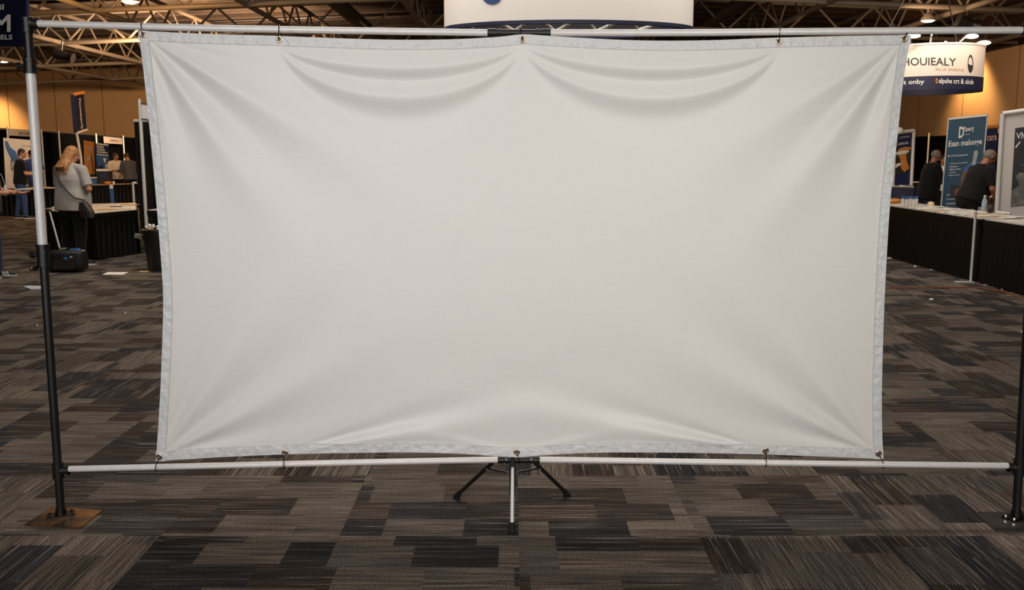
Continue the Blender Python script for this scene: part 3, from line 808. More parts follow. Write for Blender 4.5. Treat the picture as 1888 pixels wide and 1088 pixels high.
# navy banner in the upper left corner
t = thing('hanging_banner', 'navy hanging banner with pale letters at the top left corner', 'banner', P(0, 98, 9))
pn = Panel(P(-75, -60, 9.3), P(49.5, -64, 8.9), P(-75, 84, 9.3)); pn.slab('panel', m_navyd, t, .03)
ph = Panel(P(0, 0, 8.87), P(48, 0, 8.87), P(0, 98, 8.87))
b = MB(); ph.text(b, -.26, .275, .43, .60, 'M', 0, .02, .01); ph.text(b, -.6, .655, .50, .745, 'WIRELS', 0, .02, .01); ph.text(b, -.25, .08, .17, .185, 'nil', 0, .02, .01)
b.build('lettering', mat('grey_print', (176, 172, 168), .6), t)
for px in (-60, 38): p = P(px, -62, 9.1); MB().cyl(p, p+Vector((0, 0, 7.6-p.z)), .008, n=6).build('cable', m_black, t)

# ------------------------------------------------------------------ pipe and drape
def pleat(name, a_, c_, z0, z1, m, parent, amp=.035, wl=.16, thick=.01, flare=.3):
    a_ = Vector((a_[0], a_[1], 0)); c_ = Vector((c_[0], c_[1], 0)); L = (c_-a_).length; d = (c_-a_)/L; nr = Vector((-d.y, d.x, 0))
    nu = max(6, int(L/wl*7)); ph_ = random.random()*6
    def f(u, v):
        s_ = u*L; q = amp*(.45+.55*v)*math.sin(2*math.pi*s_/wl+.8*math.sin(s_*2.3+ph_)+.25*v)+amp*.35*math.sin(s_*5.1+ph_)*v
        return a_+d*s_+nr*q+Vector((0, 0, z1+(z0-z1)*v))
    b = MB(); b.sheet(f, nu, 6, 0, thick, nr)
    return b.build(name, m, parent, ang=80)
def drape_pole(c, h, label, r=.024, group=None, base=True):
    t = thing('drape_pole', label, 'pole', (c[0], c[1], 0), group)
    MB().cyl((c[0], c[1], .01), (c[0], c[1], h), r, n=14).build('pole', m_alu, t)
    MB().box((c[0], c[1], .006), (.4, .4, .012)).build('base_plate', m_steel, t)
    MB().cyl((c[0], c[1], h), (c[0], c[1], h+.03), r*.6, n=10).build('pole_cap', m_alu, t)
    return t
lx = [-75, 13, 76, 108, 177, 227, 250, 300]
LP = [PZ(px, 235+18*px/250, 2.44) for px in lx]
dn = ['above the white poster at the far left', 'behind the man in the black shirt', 'just right of the silver upright pole', 'behind the long haired person', 'behind the orange and blue banners', 'behind the person in the white top', 'behind the man in the dark grey shirt']
pn_ = ['', 'left of the white booth name sign', 'just right of the white booth name sign', 'left of the long haired person', 'between the orange and blue banners', 'beside the small grey name sign', 'at the far end of the left drape', '']
for i in range(len(LP)-1):
    d = (LP[i+1]-LP[i]).normalized(); a_, c_ = LP[i]+d*.008, LP[i+1]-d*.008; nr = Vector((-d.y, d.x, 0)); nr = nr if nr.x < 0 else -nr
    off = nr*.16
    t = thing('booth_drape', 'black pleated booth drape %s' % dn[i], 'drape', (a_.x, a_.y, 0), 'left booth drapes')
    pleat('curtain', a_+off, c_+off, .02, 2.40, m_drape, t, .05, .3)
    MB().cyl(a_+off+Vector((0, 0, -.02)), c_+off+Vector((0, 0, -.02)), .018, n=8).build('top_rod', m_steel, t)
for i in range(1, 7): drape_pole((LP[i].x, LP[i].y), 2.45, 'silver drape pole %s' % pn_[i], .03, 'left drape poles')
# right drape along the right wall
rp = []
for px in (1640, 1719, 1790, 1836, 1888, 1990):
    k = PX(px, 283, 18.55); rp.append(Vector((18.55, k.y, 0)))
rn = ['behind the small blue poster', 'behind the man in the black jacket', 'hidden partly by the petrol blue banner', 'right of the petrol blue banner', 'at the far right behind the white poster']
for i in range(5):
    t = thing('booth_drape', 'black pleated booth drape along the right wall %s' % rn[i], 'drape', rp[i], 'right wall drapes')
    pleat('curtain', rp[i], rp[i+1], .02, 2.42, m_drape, t, .05, .3)
    MB().cyl(rp[i]+Vector((0, 0, 2.43)), rp[i+1]+Vector((0, 0, 2.43)), .02, n=8).build('top_rod', m_steel, t)
drape_pole((rp[1].x-.2, rp[1].y), 2.55, 'silver drape pole behind the man in the black jacket', .035)
# dark drape column and tall pole beside the left edge of the sheet
a_, c_ = P(251, 300, 19.5), P(330, 300, 19.5)
t = thing('booth_drape', 'tall black drape column close to the left edge of the sheet', 'drape', (a_.x, 19.5, 0))
pleat('curtain', a_, c_, .02, P(251, 224, 19.5).z, mat('brown_black_drape', (26, 21, 18), .85), t, .04, .24)
MB().cyl((a_.x, 19.5, P(251, 223, 19.5).z), (c_.x, 19.5, P(251, 223, 19.5).z), .03, n=10).build('top_rod', m_alu, t)
p = P(257, 185, 18.7); t = drape_pole((p.x, 18.7), p.z, 'tall silver pole with a white sign, beside the left edge of the sheet', .035)
pn = Panel(P(260, 188, 18.66), P(300, 195, 18.66), P(261, 221, 18.66)); pn.slab('sign_board', m_print, t, .02)
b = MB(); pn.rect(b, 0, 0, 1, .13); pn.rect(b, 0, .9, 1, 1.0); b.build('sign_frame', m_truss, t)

# ------------------------------------------------------------------ panels and banners
def easel_board(name, label, cat, TL, TR, BL, m, frame=None, legs=True, t=.03):
    th = thing(name, label, cat, (BL.x, BL.y, 0)); pn = Panel(TL, TR, BL); pn.slab('board', m, th, t)
    if frame:
        for a_, c_ in (((0, 0), (1, 0)), ((0, 1), (1, 1)), ((0, 0), (0, 1)), ((1, 0), (1, 1))):
            MB().cyl(pn.at(*a_, 0.0), pn.at(*c_, 0.0), frame, n=8).build('frame_rail', m_alu, th)
    if legs:
        for u in (.08, .92):
            q = pn.at(u, .98, -.03); MB().cyl(q, (q.x, q.y, 0), .02, n=8).build('stand_leg', m_alu, th)
    return th, pn
# left: white name sign, white poster
def on_drape(px, py, gap=.10):
    k_ = (px-CX)/FPX
    for i_ in range(len(LP)-1):
        if lx[i_] <= px <= lx[i_+1]:
            A_, B_ = LP[i_], LP[i_+1]; lo_, hi_ = 0.0, 1.0
            for _ in range(30):
                m_ = (lo_+hi_)/2; Q_ = A_.lerp(B_, m_); r_ = P(px, py, Q_.y)
                if r_.x > Q_.x: lo_ = m_
                else: hi_ = m_
            return P(px, py, Q_.y-gap)
th, pn = easel_board('booth_sign', 'white booth name sign on the drape behind the upright silver pole', 'sign', on_drape(18, 237), on_drape(72, 241), P(18.7, 250, on_drape(18, 237).y), m_signw, legs=False)
b = MB(); pn.text(b, .28, .36, .92, .72, 'lel tüllbcts', 0, .01); b.build('lettering', m_ink, th)
for u in (.15, .85): q = pn.at(u, .05, -.03); MB().cyl(q, (q.x, q.y+.16, 2.42), .008, n=6).build('hanger', m_steel, th)
th, pn = easel_board('booth_poster', 'white poster with a blue splash at the far left behind the men', 'poster', P(6, 254, 27.3), P(66, 259, 27.9), P(12, 372, 27.3), m_signw)
b = MB(); pn.poly(b, [(.04, .05), (.12, .05), (.2, .14), (.36, .2), (.45, .3), (.36, .33), (.46, .45), (.5, .6), (.42, .58), (.3, .38), (.18, .3), (.06, .16)])
pn.disc(b, .45, .66, .03, .02); b.build('blue_artwork', m_blue, th)
b = MB()
for u, v, ru, rv in ((.53, .28, .05, .05), (.22, .42, .05, .09), (.62, .4, .04, .03)): pn.disc(b, u, v, ru, rv, hole=.8)
pn.rect(b, .2, .3, .23, .5); pn.rect(b, .5, .2, .54, .22); pn.rect(b, .70, .50, .86, .512); pn.text(b, .55, .09, .98, .115, 'Orl Erwin general cooel'); pn.text(b, .62, .55, .88, .61, 'cVidin')
b.build('grey_artwork', mat('grey_ink', (92, 90, 92), .6), th)
# navy flag sign on a pole
th = thing('vertical_sign', 'narrow navy vertical sign rising above the left drape on a bent silver pole', 'sign', P(148, 300, 29).xy.to_3d())
pn = Panel(P(137, 174.5, 28.5), P(154, 171.5, 29.2), P(143.5, 245, 28.5)); pn.slab('panel', m_navyd, th, .12)
b = MB(); pn.text(b, .34, .13, .62, .94, 'Pocnnetqurlly', 0, .01, vertical=True); b.build('lettering', m_print, th)
b = MB(); b.cyl(pn.at(0, -.005), pn.at(1, -.005), .05, n=8); b.build('top_bar', m_orange, th)
MB().cyl(pn.at(0, 1), pn.at(1, .99), .04, n=8).build('bottom_bar', m_alu, th)
q = pn.at(.05, 1, -.05); MB().tube([q, P(149, 290, 28.7), Vector((P(152, 330, 28.8).x, 28.8, 0))], .04, 10).build('pole', m_alu, th)
# orange and blue banners
th, pn = easel_board('display_banner', 'narrow orange display banner right of the long haired person', 'banner', P(156, 259, 30.5), P(174, 262, 31.2), P(159, 362, 30.5), m_orange)
b = MB(); pn.text(b, .07, .09, .93, .16, 'DOMC', 0, .02); pn.text(b, .1, .18, .9, .2, 'ROHARSAIE', 0, .01); pn.poly(b, [(.15, .3), (.5, .24), (.55, .33), (.2, .37)]); pn.rect(b, .12, .38, .2, .52); b.build('pale_artwork', mat('pale_grey_print', (176, 166, 152), .6), th)
b = MB(); pn.poly(b, [(.6, .2), (.68, .26), (.85, .55), (.78, .57), (.62, .34)]); pn.poly(b, [(.05, .56), (.4, .6), (.95, .58), (.95, .75), (.1, .75)]); b.build('dark_artwork', m_ink, th)
th, pn = easel_board('display_banner', 'blue and white display banner left of the small grey name sign', 'banner', P(177, 263.5, 31), P(200, 266.5, 31.6), P(180, 362, 31), m_navy)
b = MB(); pn.rect(b, 0, 0, 1, .025); pn.text(b, .04, .04, .62, .09, 'BLODRC', 0, .03); pn.text(b, .04, .1, .7, .14, 'CONDER', 0, .03); pn.rect(b, .04, .155, .9, .175); pn.rect(b, .02, .2, .97, .22)
pn.poly(b, [(.5, .27), (.78, .27), (.7, .36), (.62, .34)]); pn.disc(b, .78, .42, .1, .05); pn.rect(b, .74, .44, .84, .52); b.build('white_artwork', m_print, th)
b = MB(); pn.rect(b, 0, .23, 1, .3, d=.002); pn.poly(b, [(.02, .3), (.6, .3), (.97, .36), (.97, .62), (.6, .6), (.5, .4), (.1, .44)], d=.0025); b.build('blue_artwork', m_blue, th)
th, pn = easel_board('booth_sign', 'small grey name sign hung on the left drape above two talking people', 'sign', on_drape(192, 251.5), on_drape(225, 254.5), P(193, 264, on_drape(192, 251.5).y), mat('grey_sign', (168, 158, 150), .6), legs=False)
b = MB(); pn.text(b, .3, .38, .76, .72, 'nidigcnw', 0, .02); b.build('lettering', m_ink, th)
for u in (.15, .85): q = pn.at(u, .05, -.03); MB().cyl(q, (q.x, q.y+.16, 2.42), .008, n=6).build('hanger', m_steel, th)

# right side boards
th, pn = easel_board('display_poster', 'tall blue poster with a food photograph touching the right edge of the sheet', 'poster', P(1650, 246, 25), P(1684.5, 241, 25.2), P(1644, 378, 25), m_navy, .05)
b = MB(); pn.text(b, .25, .055, .78, .085, 'COMMONS'); pn.text(b, .05, .14, .72, .175, 'A UOPO IN', 0, .03); pn.disc(b, .42, .3, .32, .04); b.build('white_lettering', m_print, th)
b = MB(); pn.rect(b, 0, .205, .95, .58); b.build('photo_backdrop', m_dkpic, th)
b = MB(); pn.poly(b, [(.15, .26), (.6, .25), (.68, .4), (.85, .52), (.6, .56), (.4, .5), (.35, .38)], d=.008); pn.disc(b, .55, .24, .35, .03, d=.008); b.build('food_picture', m_orange, th)
b = MB(); pn.disc(b, .4, .28, .4, .025, d=.011); pn.poly(b, [(-.1, .44), (.35, .42), (.4, .45), (0, .5)], d=.011); b.build('plate_picture', m_print, th)
MB().ell(P(1659, 241, 24.9), (.09, .07, .09)).build('clip_lamp', m_white, th)
# petrol blue roll up banner
th = thing('roll_up_banner', 'petrol blue roll-up banner with white lettering behind the right table', 'banner', (P(1780, 378, 17.6).x, 17.6, 0))
TL, TR, BL = P(1749.5, 220, 17.8), P(1820, 213, 17.4), P(1736, 378, 17.8)
BL = TL+(BL-TL)*(TL.z-.12)/(TL.z-BL.z)
pn = Panel(TL, TR, BL); pn.slab('banner_sheet', m_teal, th, .012)
MB().cyl(pn.at(-.01, 0, 0), pn.at(1.01, 0, 0), .025, n=12).build('top_rail', m_alu, th)
MB().cyl(pn.at(-.01, 0, 0), pn.at(-.01, 1, 0), .012, n=8).build('edge_trim', m_alu, th); MB().cyl(pn.at(1.01, 0, 0), pn.at(1.01, 1, 0), .012, n=8).build('edge_trim', m_alu, th)
q0, q1 = pn.at(0, 1, 0), pn.at(1, 1, 0); b = MB(); b.box(((q0.x+q1.x)/2, (q0.y+q1.y)/2, .06), ((q1-q0).length+.06, .22, .12)); b.build('base_cassette', m_alu, th)
hf = .68      # share of the height above the table
def hv(v): return v*hf*158/158*.995
b = MB()
pn.text(b, .30, hv(.105), .44, hv(.245), 'D', 0, .03); pn.text(b, .40, hv(.11), .68, hv(.19), 'Yluwrrj', 0, .02); pn.text(b, .44, hv(.205), .60, hv(.215), 'nomenay', 0, .02)
pn.text(b, .05, hv(.27), .93, hv(.365), 'Esan malonge', 0, .018)
pn.text(b, .06, hv(.445), .60, hv(.475), 'Bis D Cionnponwmr', 0, .012)
for k, (ww, v) in enumerate(((.5, .545), (.24, .58), (.34, .615), (.2, .65), (.32, .69))):
    pn.text(b, .10, hv(v), .10+ww, hv(v+.022), ('- Yiphrns Lonmblob', '- Kohunii', '- Mohnaubn', '- vuhut', '- Bilporvoer')[k], 0, .006)
for k, v in enumerate((.93, .985, 1.04)): pn.text(b, .12, hv(v), .44, hv(v+.025), ('Osammlonuos', 'Canumnoly', 'vbamumnbrer')[k], 0, .006)
b.build('white_lettering', m_print, th)
b = MB(); pn.poly(b, [(.75, hv(.42)), (.83, hv(.41)), (.86, hv(.44)), (.80, hv(.63)), (.83, hv(.68)), (.76, hv(.7)), (.68, hv(.7)), (.66, hv(.65)), (.72, hv(.62))], d=.008)
b.build('spatula_picture', mat('silver_print', (168, 166, 166), .5, var=.3, vscale=10), th)
b = MB(); pn.poly(b, [(.50, hv(.66)), (.66, hv(.66)), (.64, hv(.86)), (.46, hv(.86))], d=.009); pn.poly(b, [(.34, hv(.87)), (.48, hv(.87)), (.47, hv(.95)), (.33, hv(.95))], d=.012); b.build('brown_picture', mat('brown_print', (128, 84, 50), .5, var=.3, vscale=9), th)
b = MB(); pn.poly(b, [(.22, hv(.82)), (.5, hv(.84)), (.6, hv(.9)), (.58, hv(1.0)), (.2, hv(.97))], d=.010); b.build('dark_picture', m_dkpic, th)
b = MB(); pn.poly(b, [(.5, hv(.62)), (.7, hv(.55)), (.98, hv(.56)), (.96, hv(.9)), (.6, hv(.9))], d=.005); b.build('blue_glow_picture', mat('light_petrol_print', (56, 98, 140), .5), th)
# navy poster behind it and its brown rail
th, pn = easel_board('booth_poster', 'navy poster with a pale heading between the petrol banner and white poster', 'poster', P(1818, 238, 27), P(1840, 236, 27), P(1812, 330, 27), m_navy)
b = MB(); pn.text(b, .12, .14, .95, .24, 'cara', 0, .02); b.build('lettering', mat('peach_print', (206, 176, 150), .6), th)
b = MB(); b.cyl(pn.at(-.3, -.03), pn.at(1.3, -.03), .05, n=8); b.build('top_rail', m_orange, th)
# framed white poster on the right edge
TL, TR, BL = P(1852, 214, 14.15), P(1960, 199, 13.85), P(1842, 387, 14.15)
BL = TL+(BL-TL)*(TL.z-.35)/(TL.z-BL.z)
th, pn = easel_board('framed_poster', 'white framed poster with a dark picture at the right edge of the photo', 'poster', TL, TR, BL, m_signw, None)
MB().cyl(pn.at(-.035, -.02, 0), pn.at(-.035, 1.1, 0), .035, n=14).build('frame_post', m_alu, th)
MB().cyl(pn.at(-.035, -.02, 0), pn.at(1.03, -.02, 0), .035, n=14).build('frame_rail', m_alu, th)
kf = 173/213*.93
b = MB(); pn.rect(b, .2, .14*kf, .95, .95*kf); b.build('dark_picture', m_dkpic, th)
b = MB(); pn.text(b, .225, .19*kf, .60, .255*kf, 'Vhelvo', 0, .02, .01); b.build('lettering', m_print, th)
b = MB(); pn.poly(b, [(.2, .66*kf), (.33, .6*kf), (.5, .64*kf), (.95, .58*kf), (.95, .92*kf), (.2, .95*kf)], d=.008); pn.tube = None; b.build('grey_picture', m_greypic, th)
b = MB(); pn.poly(b, [(.2, .6*kf), (.25, .63*kf), (.33, .73*kf), (.2, .78*kf)], d=.012); pn.poly(b, [(.22, .33*kf), (.3, .28*kf), (.31, .29*kf), (.23, .35*kf)], d=.012, mi=1); pn.poly(b, [(.33, .52*kf), (.95, .42*kf), (.95, .5*kf), (.34, .55*kf)], d=.012, mi=2)
b.build('picture_detail', [m_ink, m_print, mat('slate_blue_print', (58, 66, 92), .5)], th)

# ------------------------------------------------------------------ tables
def table(poly, z, label, cat='table', m_sk=m_skirt, group=None, skip=(), topm=m_tablew, lip=.03, wl=.13):
    c = sum((Vector((p[0], p[1], 0)) for p in poly), Vector((0, 0, 0)))/len(poly)
    t = thing('skirted_table', label, cat, (c.x, c.y, 0), group)
    b = MB(); lo = [Vector((p[0], p[1], z-lip)) for p in poly]; hi = [Vector((p[0], p[1], z)) for p in poly]
    b.hexa(lo, hi); b.build('table_top', topm, t, smooth=False)
    n = len(poly); sk = MB(); area2 = sum(poly[i][0]*poly[(i+1) % n][1]-poly[(i+1) % n][0]*poly[i][1] for i in range(n))
    for i in range(n):
        if i in skip: continue
        a_, c_ = Vector((poly[i][0], poly[i][1], 0)), Vector((poly[(i+1) % n][0], poly[(i+1) % n][1], 0)); L = (c_-a_).length; d = (c_-a_)/L
        nr = Vector((d.y, -d.x, 0))*(1 if area2 > 0 else -1); ph_ = random.random()*6; nu = max(6, int(L/wl*8))
        def f(u, v, a_=a_, d=d, nr=nr, L=L, ph_=ph_):
            s_ = u*L; q = .018*min(1, .15+v*1.4)*math.sin(2*math.pi*s_/wl+1.1*math.sin(s_*3.1+ph_)+.4*v*math.sin(s_*1.7))+.008*v
            return a_+d*s_+nr*(q+.012)+Vector((0, 0, (z-lip)+(.012-(z-lip))*v))
        sk.sheet(f, nu, 8, 0, .006, -nr)
    sk.build('skirt', m_sk, t, ang=80)
    b = MB()
    for i in range(n):
        if i in skip: continue
        a_, c_ = Vector(poly[i]).to_3d(), Vector(poly[(i+1) % n]).to_3d(); a_.z = c_.z = 0; d = (c_-a_).normalized(); nr = Vector((d.y, -d.x, 0))*(1 if area2 > 0 else -1)
        b.prism([a_+nr*.022+Vector((0, 0, z-lip-.06)), c_+nr*.022+Vector((0, 0, z-lip-.06)), c_+nr*.022+Vector((0, 0, z-.012)), a_+nr*.022+Vector((0, 0, z-.012))], -nr*.02)
    b.build('skirt_band', m_sk, t, smooth=False)
    return t
A_, B_ = F(1635, 473), F(1888, 545); dd = (B_-A_).normalized(); nn = Vector((-dd.y, dd.x, 0)); nn = nn if nn.x > 0 else -nn
zr = P(1640, 379, A_.y).z
J = PX(1795, 521, (A_+dd*((B_-A_).length*.60)).x)
J = A_+dd*((F(1793, 521)-A_).dot(dd))
xy = lambda p: (p.x, p.y)
farE = A_-dd*1.6
W_ = .74
table([xy(farE), xy(J-dd*.05), xy(J-dd*.05+nn*W_), xy(farE+nn*W_)], zr, 'long black-skirted table on the right, its far half beyond the silver post', group='right hand tables')
nearE = B_+dd*1.2
table([xy(J+dd*.05), xy(nearE), xy(nearE+nn*W_), xy(J+dd*.05+nn*W_)], zr, 'black-skirted table at the right edge of the photo, nearer than the silver post', group='right hand tables')
t = thing('stanchion_post', 'slim silver post standing before the right black-skirted tables', 'post', (J.x, J.y, 0)); q = J-nn*.10
zt = P(1801, 393, q.y).z
MB().cyl((q.x, q.y, .01), (q.x, q.y, zt), .017, n=12).build('pole', m_alu, t); MB().cyl((q.x, q.y, zt), (q.x, q.y, zt+.02), .022, n=12).build('pole_cap', m_alu, t)
MB().box((q.x-.08, q.y, .008), (.24, .05, .012)).build('base_plate', m_white, t)
# papers and goods on the right tables
def sheet_of(c, w_, h_, rot, m, label, cat, group, name='paper_sheet', t=.002, curl=0):
    r = Matrix.Rotation(rot, 3, 'Z'); b = MB()
    b.sheet(lambda u, v: c+r @ Vector(((u-.5)*w_, (v-.5)*h_, curl*((u-.5)**2*4)+.001)), 6, 2, 0, t, (0, 0, 1))
    return tag(b.build(name, m, origin=c), label, cat, group)
rr = random.Random(3)
occ = []
m_papers = [(m_paper, 'white paper sheet lying among others on the right hand tables', 'white sheets on the right tables', 'paper_sheet'),
            (m_papert, 'tan printed leaflet lying on the right hand tables', 'tan leaflets on the right tables', 'leaflet'),
            (mat('cream_stack', (214, 196, 172), .6), 'cream stack of papers lying on the right hand tables', 'cream paper stacks on the right tables', 'paper_stack')]
Ltot = (nearE-farE).length; s_ = .25
while s_ < Ltot-.2:
    for off in (.14, .38, .61):
        if rr.random() < .88:
            k = rr.choice([0, 0, 0, 1, 2]); m, lb, gr, nm = m_papers[k]
            p = farE+dd*(s_+rr.uniform(-.05, .05))+nn*(off+rr.uniform(-.01, .01)); p.z = zr
            lb = lb.replace('lying among others on', 'on').replace('lying on', 'on').replace('on the right hand tables', 'in the %s row on the %s right table' % ({.14: 'front', .38: 'middle', .61: 'back'}[off], 'far' if s_ < (J-farE).length else 'near')); gr = gr+' '+('far' if s_ < (J-farE).length else 'near')+str({.14: ' front', .38: ' middle', .61: ' back'}[off])
            sheet_of(p, .20, .24, rr.uniform(-.25, .25)+math.atan2(dd.y, dd.x), m, lb, 'paper' if k != 1 else 'leaflet', gr, nm, .004 if k < 2 else .016, .006 if k == 0 else 0)
    s_ += .30
def on_table(px, py): return PZ(px, py, zr)
def jar(c, h, r, label, group):
    t = thing('jar', label, 'jar', c, group)
    MB().lathe([(r, 0), (r, h*.75), (r*.85, h*.8)], c, 16).build('jar_body', mat('milky_plastic', (206, 196, 186), .3), t)
    MB().lathe([(r*1.05, h*.8), (r*1.05, h), (r*.95, h*1.02)], c, 16).build('lid', m_blue, t)
for k, px in enumerate((1664, 1671, 1678, 1684, 1689)):
    jar(on_table(px, 381+(k % 2)*1.2)+Vector((0, 0, .006)), .155, .027, 'milky jar with blue lid on the far right table, %s of the five' % ('leftmost', 'second from left', 'middle', 'second from right', 'rightmost')[k], 'blue lidded jars')
def bottle(c, h, r, m, cap, label, lab=None):
    t = thing('drink_bottle', label, 'bottle', c)
    MB().lathe([(r*.85, 0), (r, h*.05), (r, h*.55), (r*.9, h*.66), (r*.42, h*.86), (r*.4, h*.92)], c, 20).build('bottle_body', m, t)
    MB().lathe([(r*.48, h*.91), (r*.48, h*.99), (r*.4, h)], c, 14).build('cap', cap, t)
    MB().lathe([(r*1.02, h*.30), (r*1.03, h*.31), (r*1.03, h*.50), (r*1.02, h*.51)], c, 20).build('bottle_label', lab or m_blue, t)
def glassy(name, rgb, tr):
    m = mat(name, rgb, .08); m.node_tree.nodes['Principled BSDF'].inputs['Transmission Weight'].default_value = tr; return m
bottle(on_table(1814, 391)+Vector((0, 0, .006)), .235, .036, glassy('clear_plastic', (226, 232, 236), .6), m_white, 'clear water bottle with a white cap on the right table', mat('pale_label', (150, 175, 205), .5))
bottle(on_table(1825, 395)+Vector((0, 0, .006)), .25, .035, glassy('dark_soda_plastic', (40, 30, 28), .3), mat('peach_cap', (214, 176, 150), .5), 'dark soda bottle with a pale cap beside the water bottle', mat('grey_label', (70, 68, 72), .5))
p = on_table(1648, 376)+Vector((0, 0, .006)); tag(MB().ell(p+Vector((0, 0, .045)), (.13, .09, .045)).build('bread_roll', m_orange, origin=p), 'orange rounded bundle at the far end of the right table', 'bundle')
p = on_table(1716, 381)+Vector((0, 0, .006)); t = thing('cream_tub', 'small cream dome tub on the right table before the black jacket man', 'tub', p)
MB().lathe([(.05, 0), (.055, .04), (.04, .065), (.01, .075)], p, 18).build('tub_body', mat('cream_plastic', (220, 196, 156), .5), t)
p = on_table(1850, 394)+Vector((0, 0, .008)); tag(MB().tube([p-dd*.2, p+dd*.2], .022, 14).build('paper_roll', m_print, origin=p), 'rolled white paper lying on the near right table', 'paper roll')

# far right tables
q = [P(1640, 343, 24), P(1679, 347, 23.6)]
ztb = q[0].z
table([(q[0].x-.3, 24.0), (q[1].x, 23.4), (q[1].x+.2, 24.2), (q[0].x-.3, 24.8)], ztb, 'small table with a navy cloth near the right edge of the sheet', m_sk=m_navyd, wl=.5)
for k in range(4):
    p = Vector((q[0].x+.05+k*.13, 24.1-.03*k, ztb)); sheet_of(p, .16, .2, .3*k, m_greypic if k % 2 else m_paper, 'loose papers and wrappers on the small navy clothed table', 'paper', 'papers on the navy table', 'paper_sheet', .02)
pa, pb = PZ(1676, 336, .76), PZ(1800, 340, .76)
table([(pa.x, pa.y), (pb.x, pa.y-.4), (pb.x, pa.y+.5), (pa.x, pa.y+.9)], .76, 'far black-skirted table behind the man in the black jacket')

# left near table with papers
pl = [PZ(87, 388, .75), PZ(174, 392.5, .75), PZ(251, 386, .75), PZ(250, 374, .75), PZ(104, 377, .75)]
table([xy(p) for p in pl], .75, 'black-skirted table strewn with papers beside the long haired person', topm=mat('cream_vinyl_cover', (204, 192, 178), .5))
for k, (px, py, m, wd) in enumerate(((195, 386, m_papert, 'tan paper left of centre, front of'), (212, 384, m_paper, 'white paper at the centre of'), (228, 381, m_paper, 'white paper right of centre, back of'), (240, 378, m_papert, 'tan paper at the far right back of'), (205, 380, m_paperb, 'bluish paper at the back of'), (222, 386.5, m_papert, 'tan paper right of centre, front of'), (100, 384.5, m_papert, 'tan paper left of the person, on'), (238, 384, m_paper, 'white paper at the right end of'), (188, 388.5, m_papert, 'tan paper nearest the person, on'))):
    sheet_of(PZ(px, py, .751), .2, .28, k*.5, m, '%s the table beside the long haired person' % wd, 'paper', 'papers on the left near table', 'paper_sheet', .004+.002*(k % 4))
p = PZ(213, 381, .76); tag(MB().tube([p-Vector((.1, 0, 0)), p+Vector((.1, .05, 0))], .008, 8).build('dark_pen', m_black, origin=p), 'black pen on the table beside the long haired person', 'pen')
# table beside the sheet edge
p0, p1 = PZ(273, 387, .75), PZ(272, 386, .75)
table([(p0.x, p0.y), (p0.x+2.2, p0.y+.1), (p0.x+2.2, p0.y+.8), (p0.x, p0.y+.75)], .75, 'black-skirted table half hidden by the left edge of the sheet')
# far left tables
a_ = PZ(100, 347, .75); b_ = PZ(28, 345, .75)
table([(b_.x, a_.y), (a_.x+.35, a_.y), (a_.x+.35, a_.y+.8), (b_.x, a_.y+.8)], .75, 'far black-skirted table behind the upright silver pole')
sheet_of(Vector((PZ(92, 345, .75).x, a_.y+.3, .75)), .4, .3, .2, m_papert, 'pale papers on the far table right of the silver pole', 'paper', None, 'paper_sheet', .02)
sheet_of(Vector((PZ(82, 344, .75).x-.15, a_.y+.55, .75)), .4, .2, -.1, m_ink, 'dark folder on the far table right of the silver pole', 'folder', None, 'folder', .03)
a_ = PZ(160, 341.5, .75); b_ = PZ(251, 338.5, .75); ft = (a_.y+b_.y)/2
table([(a_.x, a_.y), (b_.x, b_.y), (b_.x+.1, b_.y+.8), (a_.x, a_.y+.8)], .75, 'far black-skirted table below the two talking people', topm=m_papert)
def far_item(px, dy=.3): p = a_.lerp(b_, (px-160)/91.0); return Vector((PZ(px, 340, .75).x, p.y+dy, .75))
p = far_item(189, .45); t = thing('coffee_machine', 'black machine with a pale lid in front of the blue banner', 'machine', p)
MB().box(p+Vector((0, 0, .2)), (.36, .3, .4)).build('body', m_ink, t); MB().box(p+Vector((0, -.02, .43)), (.34, .3, .06)).build('lid', m_print, t); MB().box(p+Vector((.02, -.16, .25)), (.2, .02, .1)).build('panel', mat('dark_blue_panel', (40, 60, 100), .3), t)
p = far_item(178, .25); t = thing('blue_box', 'small blue box with a white rim beside the black machine', 'box', p)
MB().box(p+Vector((0, 0, .1)), (.14, .14, .2)).build('box_body', m_blue, t); MB().box(p+Vector((0, 0, .21)), (.16, .16, .03)).build('lid', m_print, t)
p = far_item(199, .10); tag(MB().ell(p+Vector((0, 0, .045)), (.12, .08, .045)).build('snack_heap', m_orange, origin=p), 'low orange heap on the far left table', 'snack heap')
p = far_item(206, .12); t = thing('paper_cup', 'white paper cup on the far left table', 'cup', p); MB().lathe([(.03, 0), (.042, .09), (.038, .09), (.028, .01)], p, 16).build('cup_body', m_print, t)
yq = a_.y+(b_.y-a_.y)*.47-.052; p0 = Vector((P(202.5, 345, yq).x, yq, .74)); t = thing('table_runner', 'narrow blue cloth hanging down the front of the far left table', 'cloth', (p0.x, p0.y, .09))
b = MB(); b.box((p0.x+.05, p0.y, .36), (.13, .015, .55)); b.build('cloth', m_blue, t); b = MB(); b.box((p0.x+.04, p0.y, .69), (.12, .018, .12)); b.build('clip', m_print, t)
q = P(245, 336, 26); t = thing('stanchion_post', 'slim silver post right of the far left table', 'post', (q.x, 26, 0))
MB().cyl((q.x, 26, .01), (q.x, 26, q.z), .03, n=10).build('pole', m_alu, t); MB().cyl((q.x, 26, 0), (q.x, 26, .02), .14, n=20).build('base_plate', m_steel, t); MB().tube([(q.x, 26, q.z-.02), (q.x+.1, 26, q.z-.02)], .03, 8).build('pole_cap', m_print, t)

